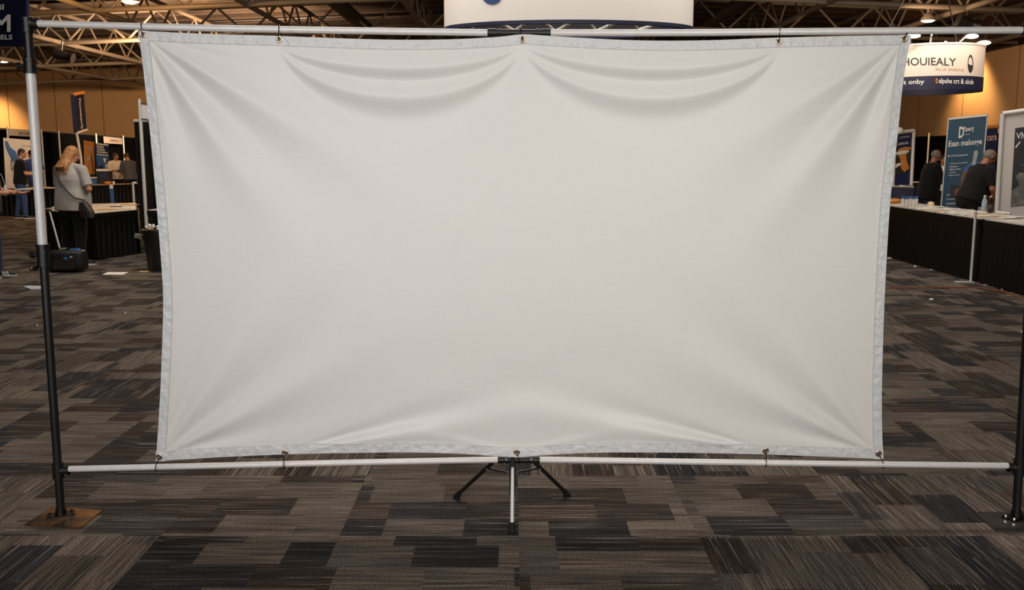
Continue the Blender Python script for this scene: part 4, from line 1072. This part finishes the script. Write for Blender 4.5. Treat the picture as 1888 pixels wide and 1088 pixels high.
# ------------------------------------------------------------------ bin, bags, scraps, cord
c = F(294, 499); t = thing('trash_bin', 'tall black trash bin full of rubbish at the left edge of the sheet', 'bin', c)
s_ = 13.5/FPX
MB().lathe([(.145, 0), (.15, .02), (.20, .56), (.215, .57), (.215, .60), (.19, .60), (.18, .5), (.01, .48)], c, 36).build('bin_body', mat('black_bin_plastic', (22, 20, 19), .45), t)
b = MB(); g2 = random.Random(5)
for k in range(9):
    q = c+Vector((g2.uniform(-.12, .12), g2.uniform(-.12, .12), .58+g2.uniform(0, .05)))
    cb_ = MB().ell(q, (g2.uniform(.05, .08), g2.uniform(.05, .08), g2.uniform(.03, .05)), Euler((k, k*2, 0)).to_matrix(), 12, 8)
    cb_.v = [q+(v_-q)*g2.uniform(.55, 1.15) for v_ in cb_.v]
    tag(cb_.build('crumpled_trash', [m_print, m_ink, m_papert, m_ink][k % 4], origin=q, smooth=False), '%s crumpled rubbish in the black bin' % ['white', 'black', 'tan', 'black'][k % 4], 'rubbish', '%s rubbish in the bin' % ['white', 'black', 'tan', 'black'][k % 4])
q = c+Vector((-.27, 0, .50)); tag(MB().box(q, (.11, .05, .06), Matrix.Rotation(.2, 3, 'Y')).box(q+Vector((.045, .01, .02)), (.06, .02, .015)).build('trash_cup', mat('grey_card', (132, 128, 122), .6), origin=q), 'small grey card box sticking out left of the black bin', 'card box')
c = F(119, 503)
t = thing('rolling_bag', 'black rolling bag with blue tag and raised silver handle at the left', 'bag', c)
b = MB(); secs = []
for k, (x, sc) in enumerate(((-.25, .7), (-.24, .9), (-.21, 1), (0, 1.03), (.2, 1), (.235, .92), (.25, .7))):
    secs.append((c+Vector((x, .13, .165)), .145*sc, .135*sc, Matrix(((0, 0, 1), (0, 1, 0), (1, 0, 0))).to_3x3()))
b.loft(secs, 28, 4.5); b.build('bag_body', mat('black_ballistic_nylon', (22, 21, 23), .5, bump=.4, bscale=25), t)
b = MB(); b.prism([c+Vector((x, -.012, z)) for x, z in ((-.16, .05), (.14, .05), (.16, .19), (-.14, .19))], (0, .03, 0)); b.build('front_pocket', mat('grey_black_nylon', (40, 38, 38), .45, bump=.3), t)
MB().tube([c+Vector((-.16, .13, .30)), c+Vector((-.12, .12, .335)), c+Vector((.02, .12, .34)), c+Vector((.06, .13, .30))], .012, 8).build('carry_handle', m_black, t)
MB().box(c+Vector((-.05, .11, .335)), (.09, .03, .018), Matrix.Rotation(-.15, 3, 'Y')).build('handle_grip', m_papert, t)
MB().loft([(c+Vector((.12, .12, .30)), .085, .05, None), (c+Vector((.12, .12, .335)), .07, .04, None)], 18, 3).build('blue_pouch', m_blue, t)
MB().ell(c+Vector((.03, -.016, .20)), (.03, .01, .022)).build('blue_badge', m_blue, t)
MB().box(c+Vector((.11, -.01, .225)), (.035, .01, .014)).build('white_tab', m_print, t)
for sx in (-.2, .2): MB().cyl(c+Vector((sx-.02, .04, .03)), c+Vector((sx+.02, .04, .03)), .03, n=16).build('wheel', m_rubber, t)
b = MB(); 
q0 = c+Vector((-.155, .25, .28)); q1 = P(91, 388, q0.y); 
MB().tube([q0, q1], .014, 10).build('telescopic_handle', m_alu, t); MB().tube([q1+Vector((-.03, 0, 0)), q1+Vector((.03, 0, .0))], .017, 8).build('handle_knob', m_steel, t)
c = F(86, 499); t = thing('tote_bag', 'dark tote bag with a pale diamond pattern behind the silver pole', 'bag', c)
b = MB(); b.loft([(c+Vector((-.02, .12, 0)), .11, .09, None), (c+Vector((-.02, .12, .2)), .10, .07, None), (c+Vector((.0, .12, .27)), .06, .03, None)], 20, 3); b.build('bag_body', mat('brown_black_canvas', (38, 28, 22), .7), t)
b = MB(); pp = lambda x, z: P(x, z, c.y+.02); b.prism([pp(87, 484), pp(94, 463), pp(92, 476), pp(88, 488)], (0, .01, 0)); b.prism([pp(88, 483), pp(94, 464), pp(94, 470), pp(89, 489)], (0, .01, 0)); b.build('pale_pattern', m_papert, t)
c = F(66, 500); t = thing('dark_shoe', 'dark shoe with an orange heel lying just left of the black pole', 'shoe', c)
MB().loft([(c+Vector((-.06, .05, .0)), .05, .035, None), (c+Vector((-.03, .05, .05)), .06, .035, None), (c+Vector((.06, .05, .08)), .04, .03, None)], 18, 2.5).build('shoe_upper', m_black, t)
MB().ell(c+Vector((-.065, .025, .035)), (.015, .02, .022)).build('heel_patch', m_orange, t)

def floor_quad(pts, m, label, cat, name, group=None, t=.003):
    b = MB(); lo = [F(*p)+Vector((0, 0, .001)) for p in pts]; b.hexa(lo, [p+Vector((0, 0, t)) for p in lo])
    return tag(b.build(name, m, smooth=False), label, cat, group)
floor_quad([(188, 507), (227, 507), (237, 502), (199, 502)], m_paper, 'white paper sheet on the carpet right of the rolling bag', 'paper', 'paper_sheet')
floor_quad([(256, 502), (272, 502), (279, 500), (260, 499.8)], m_papert, 'tan slip of card on the carpet before the black bin', 'card', 'card_slip')
floor_quad([(43, 530), (56, 534.5), (78, 534.5), (78, 529), (52, 528.5)], m_paperb, 'crumpled bluish leaflet on the carpet left of the black pole', 'leaflet', 'leaflet', t=.012)
for px, py, w_, lb in ((1687, 492, 5, 'white crumpled scrap on the carpet below the far end of right table'), (1721, 497, 14, 'long pale scrap under the skirt edge left of the silver post'), (1764, 506, 8, 'short pale scrap by the skirt just left of the silver post'),
                       (1817, 525, 9, 'flat white scrap by the skirt right of the silver post'), (1848, 534, 5, 'tiny white scrap nearest the right edge, by the skirt'), (1717, 553, 8, 'white scrap alone on the carpet right of the sheet'),
                       (1640, 476, 9, 'pale scrap by the skirt touching the right edge of the sheet'), (1884, 613, 3, 'tiny white scrap on the carpet at the right pole'), (231, 578, 2, 'tiny white speck on the carpet left of the sheet'), (69, 601, 2, 'tiny white speck on the carpet beside the black left pole')):
    floor_quad([(px-w_/2, py+1), (px+w_/2, py+1), (px+w_/2*.7, py-1), (px-w_/2*.6, py-1)], m_paper, lb, 'scrap', 'paper_scrap', 'paper scraps on the carpet', .012 if w_ < 9 else .005)
path = [F(px, py)+Vector((0, 0, .006)) for px, py in ((1500, 533), (1600, 532.5), (1650, 532), (1690, 531.6), (1740, 531.2), (1800, 531), (1850, 538), (1900, 556))]
tag(MB().tube(path, .006, 8).build('extension_cord', mat('orange_cord', (150, 72, 24), .6), origin=path[0]), 'thin orange cord lying across the carpet on the right', 'cord')

# ------------------------------------------------------------------ people
def cloth(name, rgb, bump=.5, sc=14): return mat(name, rgb, .85, var=.12, vscale=5, bump=bump, bscale=sc, sheen=.1)
def fuse(mb, name, m, parent, voxel=.008, it=6, local=True):
    me = bpy.data.meshes.new('tmp'); me.from_pydata([tuple(p) for p in mb.v], [], mb.f); me.update()
    o = bpy.data.objects.new('tmp', me); COL.objects.link(o)
    r = o.modifiers.new('r', 'REMESH'); r.mode = 'VOXEL'; r.voxel_size = voxel
    s = o.modifiers.new('s', 'SMOOTH'); s.factor = .5; s.iterations = it
    dg = bpy.context.evaluated_depsgraph_get(); me2 = bpy.data.meshes.new_from_object(o.evaluated_get(dg))
    bpy.data.objects.remove(o, do_unlink=True); bpy.data.meshes.remove(me)
    me2.name = name; me2.materials.clear(); me2.materials.append(m)
    me2.polygons.foreach_set('use_smooth', [True]*len(me2.polygons))
    o = bpy.data.objects.new(name, me2); COL.objects.link(o); o.parent = parent
    return o
def hand(b, W, d, n, side, curl, s=1.0):
    d = d.normalized(); n = (n-d*n.dot(d)).normalized(); l_ = d.cross(n)
    rot = Matrix((l_, d, n)).transposed()
    b.ell(W+d*.045*s, (.041*s, .052*s, .017*s), rot)
    for k, (o_, L) in enumerate(((-.030, .066), (-.010, .076), (.011, .072), (.030, .058))):
        p = W+d*.082*s+l_*o_*s*side; c1 = curl; c2 = curl*1.9
        q = p+(d*math.cos(c1)+n*math.sin(c1))*L*.5*s; e = q+(d*math.cos(c2)+n*math.sin(c2))*L*.5*s
        b.caps(p-d*.02*s, q, .0098*s, .009*s, 8, 2); b.caps(q, e, .009*s, .0075*s, 8, 2)
    p = W+d*.025*s-l_*.030*s*side; q = p+(d*.75-l_*side*.55+n*.35).normalized()*.042*s; e = q+(d*.9-l_*side*.1+n*.4).normalized()*.03*s
    b.caps(p, q, .0125*s, .010*s, 8, 2); b.caps(q, e, .010*s, .008*s, 8, 2)

def person(label, loc, yaw, H=1.75, w=1.0, lean=0, turn=0, pitch=0, arms=None, feet=None, shirt=None, sleeve=.5, hem=.90, pants=None,
           shoe=None, sole=None, hair='short', hairm=None, skin=None, voxel=.009, belly=0.0, knee=.03, bend=0):
    s = H/1.75
    t = thing('person', label, 'person', loc, rz=R(yaw))
    V = lambda x, y, z: Vector((x, y, z))*s
    Rl = Matrix.Rotation(-R(lean), 3, 'X'); pel = V(0, -bend, .93-bend*.3)
    T = lambda x, y, h: pel+Rl @ V(x, y, h)
    wq = .5+.5*w
    sh = [T(-.182*wq, 0, .462), T(.182*wq, 0, .462)]
    neck0 = T(0, -.005, .545); hc = T(0, .025, .688)
    if pitch: hc = neck0+(Rl @ Matrix.Rotation(-R(pitch*.5), 3, 'X')) @ V(0, .03, .145)
    Rh = Rl @ Matrix.Rotation(R(turn), 3, 'Z') @ Matrix.Rotation(-R(pitch), 3, 'X')
    hd = lambda x, y, z: hc+Rh @ V(x, y, z)
    feet = feet or ((-.10, 0, 8), (.10, 0, -8))
    if arms is None: arms = (((-.15, 0, -1), (-.05, .2, -1), (1, 0, 0)), ((.15, 0, -1), (.05, .2, -1), (-1, 0, 0)))
    # skeleton points
    el, wr, dr = [], [], []
    for i in (0, 1):
        u, f_, n = arms[i]; e = sh[i]+Vector(u).normalized()*.285*s; q = e+Vector(f_).normalized()*.245*s; el.append(e); wr.append(q); dr.append((Vector(f_).normalized(), Vector(n)))
    hip = [pel+V(-.092*wq, 0, -.03), pel+V(.092*wq, 0, -.03)]
    ank = [V(feet[i][0], feet[i][1]-.03, .085) for i in (0, 1)]
    kn = [(hip[i]+ank[i])/2+V(0, knee, .01) for i in (0, 1)]
    # body: one continuous surface
    b = MB()
    b.ell(hd(0, -.012, .022), V(.074, .095, .096), Rh); b.ell(hd(0, .028, -.035), V(.058, .062, .075), Rh); b.ell(hd(0, .045, -.082), V(.036, .034, .026), Rh)
    b.ell(hd(0, .078, .03), V(.05, .014, .014), Rh); b.caps(hd(0, .088, .012), hd(0, .108, -.022), .009*s, .0145*s, 8, 2)
    b.ell(hd(0, .088, -.055), V(.024, .010, .010), Rh)
    for q in (-1, 1):
        b.ell(hd(q*.076, -.006, -.004), V(.011, .022, .032), Rh); b.ell(hd(q*.040, .056, -.022), V(.024, .022, .024), Rh)
    b.caps(T(0, -.01, .50), hd(0, -.02, -.05), .062*s*(.85+.15*w), .055*s*(.85+.15*w))
    tors = ((-.04, .165, .115, 0), (.08, .155, .11, 0), (.2, .155, .112, .005), (.34, .17, .12, .005), (.42, .165, .105, 0), (.48, .135, .085, -.003), (.53, .085, .065, -.005), (.57, .06, .055, -.005))
    def wf(h):
        q = 1-abs(h-.08)/(.36 if h > .08 else .9); q = max(0, q)
        return 1+(w-1)*(.55+.5*q)*min(1, max(.25, (.60-h)/.2)), q
    def torso(mb, gr, h0, h1):
        secs = []
        n = 16
        hs = [x[0] for x in tors]; f1 = np.interp
        for k in range(n+1):
            h = h0+(h1-h0)*k/n; rx = f1(h, hs, [x[1] for x in tors]); ry = f1(h, hs, [x[2] for x in tors]); oy = f1(h, hs, [x[3] for x in tors])
            ww, fat = wf(h)
            secs.append((T(0, oy+belly*fat*.5, h), (rx*ww+gr)*s, (ry*ww+gr+belly*fat*.5)*s, Rl))
        mb.loft(secs, 28, 2.4)
    torso(b, -.012, -.04, .55)
    lw = .5+.5*w; ll = .4+.6*w
    for i in (0, 1):
        b.caps(T((-1, 1)[i]*.02, -.005, .535), sh[i], .045*s, .050*s*lw)
        b.caps(sh[i], el[i], .050*s*lw, .039*s*lw); b.caps(el[i], wr[i], .040*s*lw, .0265*s*lw)
        b.caps(wr[i]-dr[i][0]*.02*s, wr[i]+dr[i][0]*.02*s, .026*s, .023*s)
        hand(b, wr[i], dr[i][0], dr[i][1], (1, -1)[i], .45, s)
        b.caps(hip[i], kn[i], .082*s*ll, .055*s*ll); b.caps(kn[i], ank[i], .054*s*ll, .036*s*ll); b.caps(ank[i], ank[i]-V(0, -.04, .035), .036*s, .03*s)
    fuse(b, 'body', skin or m_skin, t, voxel, 4)
    # shirt
    b = MB(); torso(b, .020, hem-.93, .535)
    for i in (0, 1):
        b.caps(T((-1, 1)[i]*.03, -.005, .522), sh[i]+V(0, 0, .004), .052*s, .062*s*lw); b.caps(T((-1, 1)[i]*.08, 0, .40), sh[i]-V(0, 0, .03), .085*s, .062*s*lw)
        if sleeve <= .6:
            e = sh[i].lerp(el[i], sleeve/.6*.92); b.cyl(sh[i], e, .064*s*lw, .060*s*lw, n=18)
        else:
            b.caps(sh[i], el[i], .064*s*lw, .053*s*lw); b.cyl(el[i], el[i].lerp(wr[i], .97), .053*s*lw, .038*s*lw, n=18); b.ell(el[i], V(.052, .052, .052)*lw)
    fuse(b, 'shirt', shirt, t, voxel, 5)
    # trousers
    b = MB(); secs = []
    for h, kk in ((-.22, .35), (-.19, .62), (-.15, .84), (-.11, .95), (-.07, 1), (-.02, 1), (.03, 1), (.06, .98)):
        ww, fat = wf(h)
        secs.append((T(0, 0, h) if h > 0 else pel+V(0, 0, h), (.160*ww)*s*kk, (.110*ww+belly*.3)*s*kk, Rl if h > 0 else None))
    secs = [(c_, a_, d_, (r_ if r_ is not None else Matrix.Identity(3))) for c_, a_, d_, r_ in secs]
    b.loft(secs, 28, 2.3)
    for i in (0, 1):
        b.caps(hip[i]+V(0, 0, -.04), kn[i], .094*s*ll, .066*s*ll); b.cyl(kn[i], ank[i]+V(0, 0, -.03), .068*s*ll, .052*s*(.8+.2*w), n=18); b.ell(kn[i], V(.068, .068, .068)*ll)
    fuse(b, 'trousers', pants, t, voxel, 5)
    # shoes
    for i in (0, 1):
        rz = Matrix.Rotation(R(feet[i][2]), 3, 'Z'); o_ = V(feet[i][0], feet[i][1], 0)
        f = lambda x, y, z: o_+rz @ V(x, y, z)
        b = MB(); b.loft([(f(0, -.075, .045), .034*s, .03*s, rz @ Matrix.Rotation(R(90), 3, 'X')), (f(0, -.05, .055), .040*s, .045*s, rz @ Matrix.Rotation(R(90), 3, 'X')), (f(0, .01, .052), .042*s, .04*s, rz @ Matrix.Rotation(R(90), 3, 'X')),
                          (f(0, .09, .04), .047*s, .028*s, rz @ Matrix.Rotation(R(90), 3, 'X')), (f(0, .15, .034), .042*s, .02*s, rz @ Matrix.Rotation(R(90), 3, 'X')), (f(0, .185, .03), .022*s, .012*s, rz @ Matrix.Rotation(R(90), 3, 'X'))], 20)
        sh_ = b.build('shoe', shoe, t, local=True)
        pts = [f(.045*math.cos(a_)*(1 if math.sin(a_) > 0 else .85), .05+.14*math.sin(a_), 0.0) for a_ in [2*math.pi*k/24 for k in range(24)]]
        b = MB(); b.hexa(pts, [p+V(0, 0, .024) for p in pts]); so = b.build('sole', sole, sh_, local=True)
        if label.startswith('person at the left edge'):
            for k in range(3):
                for sx in (-1, 1):
                    q = [f(sx*.046, .03+k*.028, .025), f(sx*.046, .045+k*.028, .025), f(sx*.040, .025+k*.028, .07), f(sx*.040, .010+k*.028, .07)]
                    MB().hexa(q, [p+rz @ V(sx*.003, 0, 0) for p in q]).build('shoe_stripe', m_print, sh_, local=True, smooth=False)
    # hair
    if hair:
        b = MB()
        if hair == 'short': b.ell(hd(0, -.022, .032), V(.081, .096, .095), Rh); b.ell(hd(0, -.05, -.01), V(.070, .058, .07), Rh); vx = .006
        elif hair == 'thin': b.ell(hd(0, -.030, .018), V(.0800, .089, .090), Rh); vx = .006
        elif hair == 'bun': b.ell(hd(0, -.018, .035), V(.084, .098, .098), Rh); b.ell(hd(0, -.06, 0), V(.075, .06, .08), Rh); b.ell(hd(0, -.11, .02), V(.045, .04, .045), Rh); vx = .006
        else:
            b.ell(hd(0, -.018, .034), V(.090, .102, .100), Rh); b.ell(hd(0, -.05, -.03), V(.092, .078, .10), Rh)
            lo_ = T(-.03, -.115-.03*w, .44)
            b.loft([(hd(-.0, -.05, .0), .088*s, .07*s, None), (hd(-.01, -.065, -.07), .095*s, .06*s, None), (hd(-.015, -.085, -.13), .098*s, .05*s, None), (lo_+V(0, 0, .07), .09*s, .036*s, None), (lo_+V(-.01, -.01, .045), .055*s, .022*s, None)], 24)
            g3 = random.Random(4)
            for k in range(46):
                an = math.radians(-195+210*k/45.0); x, y = math.cos(an)*.085, math.sin(an)*.078-.025
                if y > .03: continue
                r1 = g3.uniform(-.02, .02); st_ = hd(x, y, .02); m_ = hd(x*1.18, y*1.10-.02, -.10)
                lo2 = T(-.03+x*1.35+r1, -.125-.03*w+g3.uniform(-.008, .008)-abs(x)*.0, .455-g3.uniform(0, .10)+abs(x)*.6)
                mm = m_.lerp(lo2, .55)+V(g3.uniform(-.012, .012), -.012, 0)
                b.tube([st_, m_, mm, lo2], [.018*s, .015*s, .014*s, .0055*s], 8)
            vx = .006
        fuse(b, 'hair', hairm, t, vx, 1 if hair == 'long' else 3)
    e_ = MB()
    for q in (-1, 1):
        MB().ell(hd(q*.031, .0765, .008), V(.011, .0055, .0055), Rh, 12, 8).build('eye', mat('eye_white', (190, 180, 172), .3), t, local=True)
        MB().ell(hd(q*.031, .0792, .008), V(.005, .0045, .005), Rh, 10, 6).build('pupil', m_ink, t, local=True)
        MB().ell(hd(q*.032, .082, .03), V(.018, .005, .004), Rh, 12, 6).build('eyebrow', hairm or m_ink, t, local=True)
    MB().ell(hd(0, .0935, -.055), V(.022, .006, .006), Rh, 12, 8).build('mouth', mat('lip_pink', (150, 84, 72), .5), t, local=True)
    t['hd'] = 0; del t['hd']
    return t, T, sh, el, wr, hd, s

def W2(t, p):      # local point of a person to world
    return Vector(t.location)+Matrix.Rotation(t.rotation_euler.z, 3, 'Z') @ Vector(p)

h_brown = mat('brown_hair', (58, 40, 28), .6, var=.3, vscale=30); h_dark = mat('dark_hair', (34, 26, 22), .6, var=.2, vscale=30)
h_blond = mat('copper_blond_hair', (172, 118, 70), .5, var=.4, vscale=26, bump=.6, bscale=40, stretch=(1, 1, .15)); h_grey = mat('grey_hair', (120, 112, 104), .7, var=.2, vscale=30)
c_black = cloth('black_tee_cotton', (20, 19, 20)); c_grey = cloth('grey_tee_cotton', (172, 165, 157), .7, 9); c_navy = cloth('blue_shirt_cotton', (30, 46, 108)); c_white = cloth('cream_top_cotton', (204, 188, 172))
c_dgrey = cloth('charcoal_shirt_cotton', (58, 60, 64)); c_jean = cloth('blue_denim', (52, 72, 112), .4, 20); c_jeand = cloth('dark_denim', (34, 40, 62), .4, 20); c_blackp = cloth('black_trousers', (15, 14, 15)); c_white2 = cloth('white_patterned_shirt', (216, 202, 186), .5)
s_black = mat('black_shoe_leather', (20, 19, 19), .5); s_white = mat('white_sole_rubber', (206, 202, 196), .6); s_brown = mat('brown_shoe', (66, 50, 38), .6)

# person in the grey shirt, seen from behind
fw = F(140, 488)
t, T, sh, el, wr, hd, s = person('person with long copper hair, grey T-shirt and black trousers, seen from behind', (fw.x, fw.y, 0), -22, 1.80, 1.5, 2, -30, 16,
    arms=(((-.22, .12, -1), (.6, .8, -.1), (0, 0, -1)), ((.32, .05, -1), (-.85, .55, .05), (0, 0, -1))), feet=((-.17, .02, 15), (.17, -.03, -30)), shirt=c_grey, sleeve=.55, hem=.80, pants=c_blackp,
    shoe=s_black, sole=s_white, hair='long', hairm=h_blond, voxel=.009, belly=.06)
MB().ell(T(0, 0, 0), (.001, .001, .001)) if False else None
# bag across the back
bag = thing('shoulder_bag', 'dark shoulder bag with a strap across the back of the grey T-shirt', 'bag', W2(t, T(.30, -.02, .04)))
def onback(u, h):      # a point on the back of the torso, u across
    ww = 1+.36*(.55+.6*max(0, 1-abs(h-.12)/.32)); rx = (.17*ww+.03)*s; ry = (.118*ww+.055)*s
    x = u*rx; y = -ry*math.sqrt(max(0, 1-(abs(u)**2.4)))**(.9)
    return W2(t, T(x/s, y/s-.006, h))
path = [W2(t, T(-.15, .04, .54)), onback(-.52, .50)+Vector((0, 0, .01))]+[onback(-.52+1.34*k/8, .50-.44*k/8) for k in range(1, 9)]+[W2(t, T(.31, -.05, .03))]
MB().tube(path, .013, 8).build('strap', m_black, bag)
q = W2(t, T(.315, -.05, -.10)); rb = Matrix.Rotation(R(-24), 3, 'Z')
MB().loft([(q+Vector((.02, 0, -.13)), .115, .055, rb), (q+Vector((.015, 0, -.05)), .13, .065, rb), (q, .12, .06, rb), (q+Vector((-.02, 0, .09)), .07, .045, rb), (q+Vector((-.03, 0, .13)), .03, .03, rb)], 24, 3).build('bag_body', mat('dark_brown_leather', (52, 44, 40), .5, bump=.3), bag)
MB().ell(q+Vector((-.035, -.05, .11)), (.014, .012, .018)).build('buckle', m_chrome, bag)

# man at the left edge with a plate
fw = F(9, 512)
t, T, sh, el, wr, hd, s = person('person at the left edge with short dark hair holding a white plate', (fw.x-.20, fw.y+.02, 0), -78, 1.82, 1.12, 4, -4, 26,
    arms=(((-.1, .35, -1), (.18, 1, -.10), (0, 0, 1)), ((.1, .22, -1), (-.05, 1, -.02), (0, 0, 1))), feet=((-.09, .10, 8), (.11, -.02, -10)), shirt=c_black, sleeve=.5, hem=.86, pants=c_jeand,
    shoe=s_black, sole=s_white, hair='short', hairm=h_dark, voxel=.009, belly=.04)
pc = W2(t, (wr[0]+wr[1])/2+Vector((0, .14, .035))); pl_ = thing('paper_plate', 'white paper plate held by the person at the left edge', 'plate', pc)
MB().lathe([(.07, 0), (.12, .016), (.125, .019), (.12, .012), (.07, -.004)], pc, 32).build('plate', m_print, pl_)
bd = thing('badge_lanyard', 'pale badge hanging on the chest of the person at the left edge', 'badge', W2(t, T(.03, .20, .28)))
q = W2(t, T(-.10, .215, .22)); MB().box(q, (.012, .10, .14), Matrix.Rotation(R(-78+90), 3, 'Z')).build('badge', m_print, bd)
MB().tube([W2(t, T(-.075, .03, .53)), W2(t, T(-.10, .165, .42)), q+Vector((0, 0, .06))], .0035, 6).build('lanyard_cord', m_print, bd)

# man in black T-shirt and jeans
fw = F(42, 403)
person('person in black T-shirt and blue jeans between the two left booths', (fw.x, fw.y, 0), -55, 1.82, 1.14, 5, -25, 12,
    arms=(((-.1, .3, -1), (.1, 1, .1), (0, 0, -1)), ((.15, .25, -1), (-.1, 1, -.1), (0, 0, -1))), feet=((-.13, -.08, 8), (.13, .08, -10)), shirt=c_black, sleeve=.5, hem=.86, pants=c_jean, shoe=s_black, sole=s_white, hair='short', hairm=h_brown, voxel=.012, belly=.03)
# man in blue shirt behind the pole
fw = P(66, 390, 27.1)
person('person in a blue shirt mostly hidden by the upright silver pole', (fw.x+.05, 27.1, 0), 50, 1.80, 1.05, 8, 10, 15,
    arms=(((-.1, .3, -1), (.3, 1, .1), (0, 0, -1)), ((.35, .1, -1), (.1, .9, .1), (0, 0, -1))), shirt=c_navy, sleeve=.5, hem=.86, pants=c_jeand, shoe=s_black, sole=s_white, hair='short', hairm=h_dark, voxel=.012)
# two people talking
q = P(216, 340, 31.5); person('person in a cream top with tied brown hair talking behind the far table', (q.x, 31.5, 0), -150, 1.72, 1.2, 3, 40, 8,
    arms=(((-.15, .25, -1), (.5, .9, .15), (0, 0, -1)), ((.15, .25, -1), (-.5, .9, .1), (0, 0, -1))), shirt=c_white, sleeve=.5, hem=.86, pants=c_blackp, shoe=s_black, sole=s_black, hair='bun', hairm=h_brown, skin=m_skin2, voxel=.014)
q = P(241, 340, 30.5); person('person in a charcoal shirt, balding, near the dark drape column', (q.x, 30.5, 0), 55, 1.74, 1.2, 8, 0, 22,
    arms=(((-.1, .35, -1), (.2, 1, .1), (0, 0, -1)), ((.15, .3, -1), (-.1, 1, .1), (0, 0, -1))), shirt=c_dgrey, sleeve=.9, hem=.84, pants=c_blackp, shoe=s_black, sole=s_black, hair='thin', hairm=h_brown, skin=m_skin2, voxel=.014)
# right: jacket man, white shirt, bending man
q = P(1710, 340, 19); person('person in a black jacket with cropped grey hair behind the right table', (q.x, 19, 0), -86, 1.78, 1.28, 9, 4, 10,
    arms=(((-.1, .45, -1), (.1, 1, .05), (0, 0, -1)), ((.12, .35, -1), (-.1, 1, .0), (0, 0, -1))), shirt=c_black, sleeve=.95, hem=.76, pants=c_jeand, shoe=s_black, sole=s_black, hair='thin', hairm=h_grey, skin=m_skin2, voxel=.011, belly=.05)
q = P(1737, 340, 22.5); person('person in a white patterned shirt half hidden behind the black jacket', (q.x, 22.5, 0), 160, 1.66, 1.2, 3, 20, 10,
    arms=(((-.15, .25, -1), (.3, .9, -.05), (0, 0, -1)), ((.15, .25, -1), (-.5, .9, -.05), (0, 0, -1))), shirt=c_white2, sleeve=.5, hem=.86, pants=c_blackp, shoe=s_black, sole=s_black, hair='short', hairm=h_dark, skin=m_skin2, voxel=.013)
q = P(1784, 372, 15.15)
t, T, sh, el, wr, hd, s = person('person in a black T-shirt leaning over the right table, grey haired', (q.x, 15.15, 0), -80, 1.84, 1.18, 25, -4, 8,
    arms=(((-.1, .5, -1), (.15, .7, -.8), (0, -.5, -.6)), ((.22, .05, -1), (-.05, .55, -.9), (0, -.5, -.6))), feet=((-.12, .10, 5), (.12, -.10, -5)), shirt=c_black, sleeve=.52, hem=.88, pants=c_blackp, shoe=s_black, sole=s_black, hair='thin', hairm=h_grey, skin=m_skin2, voxel=.009, belly=.07)
